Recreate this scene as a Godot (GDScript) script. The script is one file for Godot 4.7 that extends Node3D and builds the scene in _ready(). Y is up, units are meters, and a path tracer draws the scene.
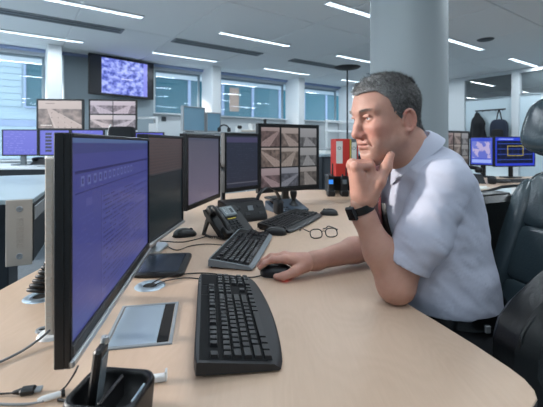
extends Node3D
# A control room: long maple desk with an arc of monitors, a man leaning on his hand, window wall and columns behind.
# World: camera at x = 0, z = 0, looking along -z; the room itself is turned by 34.9 degrees (axes a along, b towards the window wall).

const F := 363.0          # focal length in pixels of a 543 x 407 frame
const EYE := 1.17         # height of the camera
const HORIZON := 144.0
const DESK := 0.74        # height of the desk top
const CEIL := 2.7

var RB := Basis(Vector3.UP, deg_to_rad(34.9))
var rng := RandomNumberGenerator.new()
var M := {}
var used := {}


class MB:
	var V := PackedVector3Array()
	var N := PackedVector3Array()
	var U := PackedVector2Array()
	var C := PackedColorArray()
	var I := PackedInt32Array()
	var xf := Transform3D()
	var col := Color.WHITE

	func v(p: Vector3, n: Vector3, uv := Vector2.ZERO) -> int:
		V.append(xf * p)
		N.append((xf.basis * n).normalized())
		U.append(uv)
		C.append(col)
		return V.size() - 1

	func t(a: int, b: int, c: int) -> void:
		var g := (V[b] - V[a]).cross(V[c] - V[a])
		I.append(a)
		if g.dot(N[a] + N[b] + N[c]) > 0.0:
			I.append(c)
			I.append(b)
		else:
			I.append(b)
			I.append(c)

	func q(a: int, b: int, c: int, d: int) -> void:
		t(a, b, c)
		t(a, c, d)

	func face(pts: Array, out: Vector3, uvs := []) -> void:
		var n: Vector3 = (pts[1] - pts[0]).cross(pts[2] - pts[0])
		if n.length_squared() < 1e-16:
			n = out
		n = n.normalized()
		if n.dot(out) < 0.0:
			n = -n
		var ids := []
		for k in pts.size():
			ids.append(v(pts[k], n, uvs[k] if uvs else Vector2.ZERO))
		for k in range(1, pts.size() - 1):
			t(ids[0], ids[k], ids[k + 1])

	func box(c: Vector3, s: Vector3, b := 0.0, bs := Basis()) -> void:
		var h := s * 0.5
		b = minf(b, minf(h.x, minf(h.y, h.z)) * 0.9)
		var inner := h - Vector3(b, b, b)
		var pt := func(sg: Vector3, ax: int) -> Vector3:
			var p := inner
			p[ax] += b
			return c + bs * (p * sg)
		for a in 3:
			var a1 := (a + 1) % 3
			var a2 := (a + 2) % 3
			for s1 in [-1, 1]:
				var pts := []
				for qq in [[-1, -1], [1, -1], [1, 1], [-1, 1]]:
					var sg := Vector3.ONE
					sg[a] = s1
					sg[a1] = qq[0]
					sg[a2] = qq[1]
					pts.append(pt.call(sg, a))
				var out := Vector3.ZERO
				out[a] = s1
				face(pts, bs * out)
				if b > 0.0:
					for s2 in [-1, 1]:
						var lo := Vector3.ONE
						lo[a1] = s1
						lo[a2] = s2
						lo[a] = -1
						var hi := lo
						hi[a] = 1
						var o2 := Vector3.ZERO
						o2[a1] = s1
						o2[a2] = s2
						face([pt.call(lo, a1), pt.call(hi, a1), pt.call(hi, a2), pt.call(lo, a2)], bs * o2)
		if b > 0.0:
			for x in [-1, 1]:
				for y in [-1, 1]:
					for z in [-1, 1]:
						var sg := Vector3(x, y, z)
						face([pt.call(sg, 0), pt.call(sg, 1), pt.call(sg, 2)], bs * sg)

	# a tapered key or foot: a box whose top is smaller
	func frustum(c: Vector3, w: float, d: float, h: float, tw: float, td: float, dz := 0.0, bs := Basis()) -> void:
		var lo := []
		var hi := []
		for k in [[-1, -1], [1, -1], [1, 1], [-1, 1]]:
			lo.append(c + bs * Vector3(k[0] * w * 0.5, 0, k[1] * d * 0.5))
			hi.append(c + bs * Vector3(k[0] * tw * 0.5, h, k[1] * td * 0.5 + dz))
		face(hi, bs * Vector3.UP)
		face(lo, bs * Vector3.DOWN)
		for k in 4:
			var k2 := (k + 1) % 4
			var mid: Vector3 = (lo[k] + lo[k2]) * 0.5 - c
			face([lo[k], lo[k2], hi[k2], hi[k]], mid)

	func tube(pts: PackedVector3Array, r: float, seg := 8, radii := []) -> void:
		var n := pts.size()
		var up := Vector3.UP
		var rings := []
		for k in n:
			var tan := (pts[mini(k + 1, n - 1)] - pts[maxi(k - 1, 0)]).normalized()
			if k == 0 and absf(tan.dot(up)) > 0.9:
				up = Vector3.RIGHT
			var side := tan.cross(up).normalized()
			up = side.cross(tan).normalized()
			var rr: float = radii[k] if radii else r
			var ring := []
			for j in seg:
				var an := TAU * j / seg
				var d := side * cos(an) + up * sin(an)
				ring.append(v(pts[k] + d * rr, d))
			rings.append(ring)
		for k in n - 1:
			for j in seg:
				var j2 := (j + 1) % seg
				q(rings[k][j], rings[k][j2], rings[k + 1][j2], rings[k + 1][j])
		for e in [0, n - 1]:
			var tan := (pts[1] - pts[0]) if e == 0 else (pts[n - 1] - pts[n - 2])
			var out := -tan if e == 0 else tan
			var ids := []
			for j in seg:
				V.append(V[rings[e][j]])
				N.append((xf.basis * out).normalized())
				U.append(Vector2.ZERO)
				C.append(col)
				ids.append(V.size() - 1)
			for j in range(1, seg - 1):
				t(ids[0], ids[j], ids[j + 1])

	# profile of (radius, height) turned round the y axis of bs at c
	func lathe(c: Vector3, prof: Array, seg := 24, bs := Basis()) -> void:
		var m := prof.size()
		var nn := []
		for k in m - 1:
			var d: Vector2 = prof[k + 1] - prof[k]
			nn.append(Vector2(d.y, -d.x).normalized())
		for k in m - 1:
			var n0: Vector2 = nn[k]
			var n1: Vector2 = nn[k]
			if k > 0 and nn[k - 1].dot(nn[k]) > 0.6:
				n0 = (nn[k - 1] + nn[k]).normalized()
			if k < m - 2 and nn[k + 1].dot(nn[k]) > 0.6:
				n1 = (nn[k + 1] + nn[k]).normalized()
			var first := V.size()
			for j in seg:
				var an := TAU * j / seg
				var d := Vector3(cos(an), 0, sin(an))
				v(c + bs * (d * prof[k].x + Vector3.UP * prof[k].y), bs * (d * n0.x + Vector3.UP * n0.y))
				v(c + bs * (d * prof[k + 1].x + Vector3.UP * prof[k + 1].y), bs * (d * n1.x + Vector3.UP * n1.y))
			for j in seg:
				var a := first + 2 * j
				var b := first + 2 * ((j + 1) % seg)
				q(a, b, b + 1, a + 1)

	# polygon (x, z) between y0 and y1 with chamfered rims; bs maps the prism's axes
	func prism(poly: PackedVector2Array, y0: float, y1: float, bev := 0.0, c := Vector3.ZERO, bs := Basis()) -> void:
		if Geometry2D.is_polygon_clockwise(poly):
			poly = poly.duplicate()
			poly.reverse()
		var n := poly.size()
		var nrm := PackedVector2Array()
		for k in n:
			var e := (poly[(k + 1) % n] - poly[k]).normalized()
			nrm.append(Vector2(e.y, -e.x))
		if nrm.size() > 0:
			var mid := Vector2.ZERO
			for p in poly:
				mid += p / n
			var test := 0.0
			for k in n:
				test += nrm[k].dot((poly[k] + poly[(k + 1) % n]) * 0.5 - mid) * (poly[(k + 1) % n] - poly[k]).length()
			if test < 0.0:
				for k in n:
					nrm[k] = -nrm[k]
		var inset := PackedVector2Array()
		for k in n:
			var a := nrm[(k + n - 1) % n]
			var b := nrm[k]
			var mm := (a + b).normalized()
			inset.append(poly[k] - mm * (bev / maxf(0.35, mm.dot(a))))
		var at := func(p: Vector2, y: float) -> Vector3: return c + bs * Vector3(p.x, y, p.y)
		var tri := Geometry2D.triangulate_polygon(inset)
		for e in [[y0, Vector3.DOWN], [y1, Vector3.UP]]:
			var first := V.size()
			for p in inset:
				v(at.call(p, e[0]), bs * e[1], p)
			for k in range(0, tri.size(), 3):
				t(first + tri[k], first + tri[k + 1], first + tri[k + 2])
		for k in n:
			var k2 := (k + 1) % n
			var na := nrm[k]
			var nb := nrm[k]
			var pr := nrm[(k + n - 1) % n]
			var nx := nrm[k2]
			if pr.dot(na) > 0.75:
				na = (pr + na).normalized()
			if nx.dot(nb) > 0.75:
				nb = (nx + nb).normalized()
			var strips := [[poly[k], poly[k2], y0 + bev, y1 - bev, poly[k], poly[k2], 0.0]]
			if bev > 0.0:
				strips.append([poly[k], poly[k2], y1 - bev, y1, inset[k], inset[k2], 1.0])
				strips.append([poly[k], poly[k2], y0 + bev, y0, inset[k], inset[k2], -1.0])
			for s in strips:
				var up: float = s[6]
				var a3 := bs * Vector3(na.x, up, na.y)
				var b3 := bs * Vector3(nb.x, up, nb.y)
				q(v(at.call(s[0], s[2]), a3), v(at.call(s[1], s[2]), b3), v(at.call(s[5], s[3]), b3), v(at.call(s[4], s[3]), a3))

	# a grid of points made into a smooth sheet
	func grid(pts: Array, closed_u := false, closed_v := false, flip := false) -> void:
		var nu := pts.size()
		var nv: int = pts[0].size()
		var first := V.size()
		for a in nu:
			for b in nv:
				var a0 := posmod(a - 1, nu) if closed_u else maxi(a - 1, 0)
				var a1 := (a + 1) % nu if closed_u else mini(a + 1, nu - 1)
				var b0 := posmod(b - 1, nv) if closed_v else maxi(b - 1, 0)
				var b1 := (b + 1) % nv if closed_v else mini(b + 1, nv - 1)
				var n: Vector3 = (pts[a1][b] - pts[a0][b]).cross(pts[a][b1] - pts[a][b0])
				if n.length_squared() < 1e-18:
					n = Vector3.UP
				n = n.normalized()
				v(pts[a][b], -n if flip else n, Vector2(float(a) / (nu - 1), float(b) / (nv - 1)))
		for a in (nu if closed_u else nu - 1):
			for b in (nv if closed_v else nv - 1):
				var i0 := first + a * nv + b
				var i1 := first + ((a + 1) % nu) * nv + b
				var b1 := (b + 1) % nv
				q(i0, i1, first + ((a + 1) % nu) * nv + b1, first + a * nv + b1)

	# superellipsoid cushion
	func pillow(c: Vector3, h: Vector3, e1 := 0.4, e2 := 0.4, bs := Basis(), nu := 28, nv := 14) -> void:
		var first := V.size()
		for b in nv + 1:
			var ph := -PI / 2 + PI * b / nv
			for a in nu:
				var th := TAU * a / nu
				var cp := pow(absf(cos(ph)), e1) * signf(cos(ph))
				var sp := pow(absf(sin(ph)), e1) * signf(sin(ph))
				var ct := pow(absf(cos(th)), e2) * signf(cos(th))
				var s2 := pow(absf(sin(th)), e2) * signf(sin(th))
				var p := Vector3(h.x * cp * ct, h.y * sp, h.z * cp * s2)
				var np := pow(absf(cos(ph)), 2 - e1)
				var n := Vector3(np * pow(absf(cos(th)), 2 - e2) * signf(cos(th)) / h.x, pow(absf(sin(ph)), 2 - e1) * signf(sin(ph)) / h.y, np * pow(absf(sin(th)), 2 - e2) * signf(sin(th)) / h.z)
				if n.length_squared() < 1e-12:
					n = p
				v(c + bs * p, bs * n.normalized())
		for b in nv:
			for a in nu:
				var a2 := (a + 1) % nu
				q(first + b * nu + a, first + b * nu + a2, first + (b + 1) * nu + a2, first + (b + 1) * nu + a)

	func done() -> ArrayMesh:
		var arr := []
		arr.resize(Mesh.ARRAY_MAX)
		arr[Mesh.ARRAY_VERTEX] = V
		arr[Mesh.ARRAY_NORMAL] = N
		arr[Mesh.ARRAY_TEX_UV] = U
		arr[Mesh.ARRAY_COLOR] = C
		arr[Mesh.ARRAY_INDEX] = I
		var me := ArrayMesh.new()
		me.add_surface_from_arrays(Mesh.PRIMITIVE_TRIANGLES, arr)
		return me


# ---------------------------------------------------------------- helpers
func numbered(called: String) -> String:
	if not used.has(called):
		used[called] = 0
		return called
	used[called] += 1
	return "%s_%03d" % [called, used[called]]

func tag(o: Node, label: String, category: String, group := "") -> Node:
	o.set_meta("label", label)
	o.set_meta("category", category)
	if group:
		o.set_meta("group", group)
	return o

func thing(called: String, label: String, category: String, xf := Transform3D(), group := "") -> Node3D:
	var o := Node3D.new()
	o.name = numbered(called)
	add_child(o)
	o.transform = xf
	tag(o, label, category, group)
	return o

func part(parent: Node, called: String, mb, m: Material, xf := Transform3D()) -> MeshInstance3D:
	var o := MeshInstance3D.new()
	o.name = called
	o.mesh = mb.done() if mb is MB else mb
	o.material_override = m
	parent.add_child(o, true)
	o.transform = xf
	return o

func solo(called: String, label: String, category: String, mb: MB, m: Material, xf := Transform3D(), group := "") -> MeshInstance3D:
	var o := MeshInstance3D.new()
	o.name = numbered(called)
	o.mesh = mb.done()
	o.material_override = m
	add_child(o)
	o.transform = xf
	tag(o, label, category, group)
	return o

func struct(called: String, mb: MB, m: Material, xf := Transform3D()) -> MeshInstance3D:
	var o := MeshInstance3D.new()
	o.name = numbered(called)
	o.mesh = mb.done()
	o.material_override = m
	add_child(o)
	o.transform = xf
	o.set_meta("kind", "structure")
	return o

func at(u: float, v: float, z: float) -> Vector3:   # the point z metres in front of the camera seen at (u, v) of the photograph
	return Vector3((u - 271.5) / F * z, EYE - (v - HORIZON) / F * z, -z)

func on_desk(u: float, v: float, h := 0.0) -> Vector3:
	return at(u, v, F * (EYE - DESK - h) / (v - HORIZON))

func room(a: float, y: float, b: float) -> Vector3:
	return RB * Vector3(a, y, -b)

func rot(deg: float, p: Vector3) -> Transform3D:
	return Transform3D(Basis(Vector3.UP, deg_to_rad(deg)), p)

func spline(pts: Array, n := 6) -> PackedVector3Array:
	var out := PackedVector3Array()
	var m := pts.size()
	for k in m - 1:
		var p0: Vector3 = pts[maxi(k - 1, 0)]
		var p3: Vector3 = pts[mini(k + 2, m - 1)]
		for j in n:
			out.append(pts[k].cubic_interpolate(pts[k + 1], p0, p3, float(j) / n))
	out.append(pts[m - 1])
	return out

func oval(w: float, d: float, r: float, seg := 5) -> PackedVector2Array:   # rounded rectangle
	var out := PackedVector2Array()
	for k in 4:
		var cx: float = (w * 0.5 - r) * [1, -1, -1, 1][k]
		var cy: float = (d * 0.5 - r) * [1, 1, -1, -1][k]
		for j in seg + 1:
			var an := PI * 0.5 * (k + float(j) / seg)
			out.append(Vector2(cx + r * cos(an), cy + r * sin(an)))
	return out

func mat(called: String, c: Color, rough := 0.6, metal := 0.0) -> StandardMaterial3D:
	var m := StandardMaterial3D.new()
	m.resource_name = called
	m.albedo_color = c
	m.roughness = rough
	m.metallic = metal
	M[called] = m
	return m

func c8(r: int, g: int, b: int) -> Color:
	return Color8(r, g, b)

# noise picture: base colour plus two layers of noise, mapped without texture coordinates
func noise_image(size: int, base: Color, spread: float, fx: float, fy: float, seed_: int, fine := 0.0, warm := 0.0) -> ImageTexture:
	var n := FastNoiseLite.new()
	n.seed = seed_
	n.frequency = 1.0
	n.fractal_octaves = 3
	var im := Image.create(size, size, false, Image.FORMAT_RGB8)
	for y in size:
		for x in size:
			# blend over the seam so that it tiles
			var s := float(x) / size
			var tt := float(y) / size
			var a := n.get_noise_3d(cos(TAU * s) * fx, sin(TAU * s) * fx, sin(TAU * tt) * fy + 7.0 * cos(TAU * tt) * fy / 7.0)
			var f := a * spread
			if fine > 0.0:
				f += (rng.randf() - 0.5) * fine
			im.set_pixel(x, y, Color(clampf(base.r + f * (1.0 + warm), 0, 1), clampf(base.g + f, 0, 1), clampf(base.b + f * (1.0 - warm), 0, 1)))
	return ImageTexture.create_from_image(im)

func tri(m: StandardMaterial3D, scale: Vector3, world := true) -> void:
	m.uv1_triplanar = true
	m.uv1_world_triplanar = world
	m.uv1_scale = scale

func bumpy(m: StandardMaterial3D, freq: float, depth_cm: float, seed_: int, scale := 2.0, cell := false) -> void:
	var n := FastNoiseLite.new()
	n.seed = seed_
	n.frequency = freq
	n.noise_type = FastNoiseLite.TYPE_CELLULAR if cell else FastNoiseLite.TYPE_SIMPLEX
	n.fractal_octaves = 3
	var tx := NoiseTexture2D.new()
	tx.width = 256
	tx.height = 256
	tx.seamless = true
	tx.noise = n
	m.heightmap_enabled = true
	m.heightmap_texture = tx
	m.heightmap_scale = depth_cm
	if not m.uv1_triplanar:
		tri(m, Vector3.ONE * scale, false)

func glow(called: String, im: Image, energy: float) -> StandardMaterial3D:   # a lit screen
	var m := mat(called, Color(0.015, 0.015, 0.02), 0.28)
	m.emission_enabled = true
	m.emission = Color.BLACK
	m.emission_texture = ImageTexture.create_from_image(im)
	m.emission_energy_multiplier = energy
	return m


# ---------------------------------------------------------------- bodies: smooth union of tapered capsules and ellipsoids, meshed as surface nets
func cap(a: Vector3, b: Vector3, ra: float, rb: float, k := 0.02, sub := false) -> Dictionary:
	return {"a": a, "b": b, "ra": ra, "rb": rb, "k": k, "sub": sub}

func ell(c: Vector3, r: Vector3, k := 0.02, sub := false, bs := Basis()) -> Dictionary:
	return {"c": c, "r": r, "k": k, "sub": sub, "bs": bs.inverse(), "m": bs}

func chain(pts: Array, radii: Array, k := 0.012) -> Array:
	var out := []
	for j in pts.size() - 1:
		out.append(cap(pts[j], pts[j + 1], radii[j], radii[j + 1], k))
	return out

func nets(mb: MB, prims: Array, cell: float, color = null, warp = null, clips := []) -> void:
	var lo := Vector3.ONE * 1e9
	var hi := -lo
	for p in prims:
		if p.sub:
			continue
		if p.has("a"):
			lo = lo.min(p.a - Vector3.ONE * p.ra).min(p.b - Vector3.ONE * p.rb)
			hi = hi.max(p.a + Vector3.ONE * p.ra).max(p.b + Vector3.ONE * p.rb)
		else:
			var e := Vector3.ONE * maxf(p.r.x, maxf(p.r.y, p.r.z))
			if p.m == Basis():
				e = p.r
			lo = lo.min(p.c - e)
			hi = hi.max(p.c + e)
	lo -= Vector3.ONE * cell * 4.0
	hi += Vector3.ONE * cell * 4.0
	var nx := int((hi.x - lo.x) / cell) + 2
	var ny := int((hi.y - lo.y) / cell) + 2
	var nz := int((hi.z - lo.z) / cell) + 2
	var D := PackedFloat32Array()
	D.resize(nx * ny * nz)
	D.fill(0.06)
	var sy := nx
	var sz := nx * ny
	for p in prims:
		var k: float = p.k
		var pad := k + cell * 3.0
		var plo: Vector3
		var phi: Vector3
		var is_cap: bool = p.has("a")
		if is_cap:
			plo = (p.a - Vector3.ONE * p.ra).min(p.b - Vector3.ONE * p.rb)
			phi = (p.a + Vector3.ONE * p.ra).max(p.b + Vector3.ONE * p.rb)
		else:
			var e: Vector3 = p.r if p.m == Basis() else Vector3.ONE * maxf(p.r.x, maxf(p.r.y, p.r.z))
			plo = p.c - e
			phi = p.c + e
		var i0 := Vector3i(((plo - lo - Vector3.ONE * pad) / cell).floor()).clamp(Vector3i.ZERO, Vector3i(nx - 1, ny - 1, nz - 1))
		var i1 := Vector3i(((phi - lo + Vector3.ONE * pad) / cell).ceil()).clamp(Vector3i.ZERO, Vector3i(nx - 1, ny - 1, nz - 1))
		var A: Vector3 = p.a if is_cap else p.c
		var ba: Vector3 = (p.b - p.a) if is_cap else Vector3.ZERO
		var bb := maxf(ba.dot(ba), 1e-12)
		var ra: float = p.ra if is_cap else 0.0
		var dr: float = (p.rb - p.ra) if is_cap else 0.0
		var r1: Vector3 = Vector3.ONE if is_cap else Vector3.ONE / p.r
		var rm: float = 0.0 if is_cap else minf(p.r.x, minf(p.r.y, p.r.z))
		var bs: Basis = Basis() if is_cap else p.bs
		var sub: bool = p.sub
		for iz in range(i0.z, i1.z + 1):
			for iy in range(i0.y, i1.y + 1):
				var at_ := iz * sz + iy * sy
				for ix in range(i0.x, i1.x + 1):
					var w := Vector3(lo.x + ix * cell, lo.y + iy * cell, lo.z + iz * cell) - A
					var d: float
					if is_cap:
						var h := clampf(w.dot(ba) / bb, 0.0, 1.0)
						d = (w - ba * h).length() - ra - dr * h
					else:
						var e := (bs * w) * r1
						var k0 := e.length()
						var k1 := (e * r1).length()
						d = k0 * (k0 - 1.0) / k1 if k1 > 1e-6 else -rm
					var o := D[at_ + ix]
					if sub:
						d = -d
						var h2 := maxf(k - absf(o - d), 0.0)
						D[at_ + ix] = maxf(o, d) + h2 * h2 / (4.0 * k)
					else:
						var h2 := maxf(k - absf(o - d), 0.0)
						D[at_ + ix] = minf(o, d) - h2 * h2 / (4.0 * k)
	var near := cell * 3.0
	if warp != null or clips:
		for iz in nz:
			for iy in ny:
				var at_ := iz * sz + iy * sy
				for ix in nx:
					var d := D[at_ + ix]
					if d < near and d > -0.06:
						var w := Vector3(lo.x + ix * cell, lo.y + iy * cell, lo.z + iz * cell)
						if warp != null:
							d = warp.call(w, d)
						for c in clips:
							d = maxf(d, (w - c[0]).dot(c[1]))
						D[at_ + ix] = d
	var made := {}
	var offs := [0, 1, sy, sy + 1, sz, sz + 1, sz + sy, sz + sy + 1]
	var first_new := mb.V.size()
	for iz in nz - 1:
		for iy in ny - 1:
			var at_ := iz * sz + iy * sy
			for ix in nx - 1:
				var i := at_ + ix
				if absf(D[i]) > near:
					continue
				var f := [D[i], D[i + 1], D[i + sy], D[i + sy + 1], D[i + sz], D[i + sz + 1], D[i + sz + sy], D[i + sz + sy + 1]]
				var mask := 0
				for k in 8:
					if f[k] < 0.0:
						mask |= 1 << k
				if mask == 0 or mask == 255:
					continue
				var sum := Vector3.ZERO
				var cnt := 0
				for e in [[0, 1], [2, 3], [4, 5], [6, 7], [0, 2], [1, 3], [4, 6], [5, 7], [0, 4], [1, 5], [2, 6], [3, 7]]:
					var fa: float = f[e[0]]
					var fb: float = f[e[1]]
					if (fa < 0.0) != (fb < 0.0):
						var tt := fa / (fa - fb)
						var pa := Vector3(e[0] & 1, (e[0] >> 1) & 1, e[0] >> 2)
						var pb := Vector3(e[1] & 1, (e[1] >> 1) & 1, e[1] >> 2)
						sum += pa.lerp(pb, tt)
						cnt += 1
				var g := Vector3(f[1] - f[0] + f[3] - f[2] + f[5] - f[4] + f[7] - f[6], f[2] - f[0] + f[3] - f[1] + f[6] - f[4] + f[7] - f[5], f[4] - f[0] + f[5] - f[1] + f[6] - f[2] + f[7] - f[3])
				var w := lo + (Vector3(ix, iy, iz) + sum / cnt) * cell
				var n := g.normalized() if g.length_squared() > 1e-14 else Vector3.UP
				if color != null:
					mb.col = color.call(w, n)
				made[i] = mb.v(w, n)
	mb.col = Color.WHITE
	for i in made:
		var ix: int = i % nx
		var iy: int = (i / sy) % ny
		var iz: int = i / sz
		var neg := D[i] < 0.0
		if iy > 0 and iz > 0 and (D[i + 1] < 0.0) != neg:
			if made.has(i - sy) and made.has(i - sz) and made.has(i - sy - sz):
				mb.q(made[i], made[i - sy], made[i - sy - sz], made[i - sz])
		if ix > 0 and iz > 0 and (D[i + sy] < 0.0) != neg:
			if made.has(i - 1) and made.has(i - sz) and made.has(i - 1 - sz):
				mb.q(made[i], made[i - 1], made[i - 1 - sz], made[i - sz])
		if ix > 0 and iy > 0 and (D[i + sz] < 0.0) != neg:
			if made.has(i - 1) and made.has(i - sy) and made.has(i - 1 - sy):
				mb.q(made[i], made[i - 1], made[i - 1 - sy], made[i - sy])


func _ready() -> void:
	rng.seed = 11
	# camera: level, lens shifted down (horizon at row 144 of 407)
	var cam := Camera3D.new()
	cam.name = "camera"
	add_child(cam)
	cam.position = Vector3(0, EYE, 0)
	cam.projection = Camera3D.PROJECTION_FRUSTUM
	cam.near = 0.05
	cam.far = 200.0
	cam.size = 0.05 * 407.0 / F
	cam.frustum_offset = Vector2(0, -0.05 * (203.5 - HORIZON) / F)
	var lens := CameraAttributesPhysical.new()
	lens.frustum_focal_length = 24.0
	lens.frustum_focus_distance = 1.05
	lens.frustum_near = 0.05
	lens.frustum_far = 200.0
	lens.exposure_aperture = 6.3
	cam.attributes = lens
	cam.near = 0.05
	cam.far = 200.0
	cam.current = true
	# sky, exposure
	var sky_m := ProceduralSkyMaterial.new()
	sky_m.sky_top_color = Color(0.70, 0.78, 0.85)
	sky_m.sky_horizon_color = Color(0.88, 0.93, 0.97)
	sky_m.ground_bottom_color = Color(0.45, 0.47, 0.48)
	sky_m.ground_horizon_color = Color(0.7, 0.74, 0.77)
	var sky := Sky.new()
	sky.sky_material = sky_m
	var env := Environment.new()
	env.background_mode = Environment.BG_SKY
	env.sky = sky
	env.background_energy_multiplier = 6.5
	env.tonemap_mode = Environment.TONE_MAPPER_LINEAR
	env.tonemap_exposure = 1.08
	env.sdfgi_enabled = true
	env.ssao_enabled = true
	env.ssil_enabled = true
	var we := WorldEnvironment.new()
	we.name = "environment"
	we.environment = env
	add_child(we)
	# hazy low sun through the glazed side wall
	var sun := DirectionalLight3D.new()
	sun.name = "sun"
	add_child(sun)
	sun.look_at_from_position(Vector3.ZERO, Vector3(0.955, -0.27, 0.05), Vector3.UP)
	sun.light_energy = 1.5
	sun.light_color = Color(1.0, 0.97, 0.94)
	sun.light_angular_distance = 4.0
	sun.shadow_enabled = true
	materials()
	build_room()
	build_outside()
	build_desk()
	build_monitors()
	build_desk_items()
	build_person()
	build_chair()
	build_background()


func materials() -> void:
	var wood := mat("maple", Color.WHITE, 0.42)
	wood.albedo_texture = wood_image()
	tri(wood, Vector3(1.0, 1.0, 1.0) * 0.8)
	wood.metallic_specular = 0.45
	mat("edge_black", c8(22, 23, 25), 0.5)
	mat("ceiling_white", c8(238, 240, 240), 0.9)
	mat("grid_white", c8(232, 234, 234), 0.7)
	mat("wall_white", c8(205, 211, 214), 0.85)
	mat("wall_grey", c8(150, 163, 170), 0.85)
	mat("column_paint", c8(134, 142, 145), 0.6)
	mat("frame_white", c8(226, 230, 232), 0.5)
	mat("blind_lavender", c8(150, 165, 200), 0.8)
	mat("dark_metal", c8(52, 58, 64), 0.45, 0.3)
	mat("slot_grey", c8(138, 144, 148), 0.5)
	mat("slot_dark", c8(62, 68, 74), 0.6)
	var carpet := mat("carpet", Color.WHITE, 0.95)
	carpet.albedo_texture = noise_image(192, c8(96, 104, 110), 0.05, 6.0, 6.0, 5, 0.12)
	tri(carpet, Vector3.ONE * 1.6)
	var glass := mat("pane", Color(0.9, 0.97, 1.0, 0.06), 0.02)
	glass.transparency = BaseMaterial3D.TRANSPARENCY_ALPHA
	var frosted := mat("frosted", Color(0.86, 0.93, 0.96, 0.75), 0.5)
	frosted.transparency = BaseMaterial3D.TRANSPARENCY_ALPHA
	var tube_m := mat("lamp_glow", Color(0.95, 0.97, 1.0), 0.6)
	tube_m.emission_enabled = true
	tube_m.emission = Color(0.86, 0.94, 1.0)
	tube_m.emission_energy_multiplier = 2.2
	mat("plastic_black", c8(11, 12, 14), 0.42)
	mat("plastic_dark", c8(22, 24, 28), 0.5)
	mat("plastic_gloss", c8(12, 13, 15), 0.22)
	mat("plastic_grey", c8(104, 112, 117), 0.45)
	mat("key_black", c8(17, 18, 21), 0.42)
	mat("silver", c8(176, 180, 182), 0.32, 0.8)
	mat("aluminium", c8(168, 184, 196), 0.36, 0.55)
	mat("brush_black", c8(10, 11, 12), 0.95)
	mat("cream", c8(176, 168, 158), 0.6)
	mat("white_plastic", c8(222, 224, 224), 0.45)
	mat("laminate", c8(150, 168, 176), 0.35)
	mat("cable_black", c8(16, 17, 19), 0.5)
	mat("cable_grey", c8(120, 124, 128), 0.5)
	mat("red_card", c8(205, 52, 40), 0.55)
	mat("yellow_card", c8(222, 196, 84), 0.6)
	mat("paper", c8(226, 226, 220), 0.9)
	mat("paper_red", c8(176, 116, 104), 0.9)
	mat("cloth_black", c8(24, 26, 30), 0.9)
	mat("cloth_navy", c8(34, 42, 58), 0.9)
	var leather := mat("leather", c8(13, 15, 16), 0.34)
	bumpy(leather, 0.05, 0.05, 21, 9.0, true)
	var leather2 := mat("leather_worn", c8(50, 62, 68), 0.2)
	bumpy(leather2, 0.05, 0.05, 22, 9.0, true)
	var led := mat("blue_led", c8(20, 50, 90), 0.3)
	led.emission_enabled = true
	led.emission = Color(0.25, 0.6, 1.0)
	led.emission_energy_multiplier = 0.8
	var red_led := mat("red_led", c8(90, 10, 8), 0.3)
	red_led.emission_enabled = true
	red_led.emission = Color(1.0, 0.12, 0.06)
	red_led.emission_energy_multiplier = 2.5


func wood_image() -> ImageTexture:
	var n := FastNoiseLite.new()
	n.seed = 4
	n.frequency = 1.0
	n.fractal_octaves = 2
	var s := 512
	var im := Image.create(s, s, false, Image.FORMAT_RGB8)
	for y in s:
		for x in s:
			var u := float(x) / s
			var v := float(y) / s
			var cu := cos(TAU * u)
			var su := sin(TAU * u)
			var cv := cos(TAU * v)
			var sv := sin(TAU * v)
			# long figure along the second axis, cathedral shapes from a bent ring field
			var bend := n.get_noise_3d(cu * 1.1, su * 1.1, cv * 0.35 + sv * 0.2)
			var ring := sin((u * 5.0 + bend * 6.0) * TAU)
			var fibre := n.get_noise_3d(cu * 22.0, su * 22.0, cv * 0.8 + sv * 0.4)
			var pore := n.get_noise_3d(cu * 60.0, su * 60.0, cv * 3.0 + sv * 2.0)
			var f := ring * 0.005 + fibre * 0.006 + pore * 0.008 + bend * 0.03
			im.set_pixel(x, y, Color(0.765 + f, 0.66 + f, 0.57 + f))
	return ImageTexture.create_from_image(im)


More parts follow.
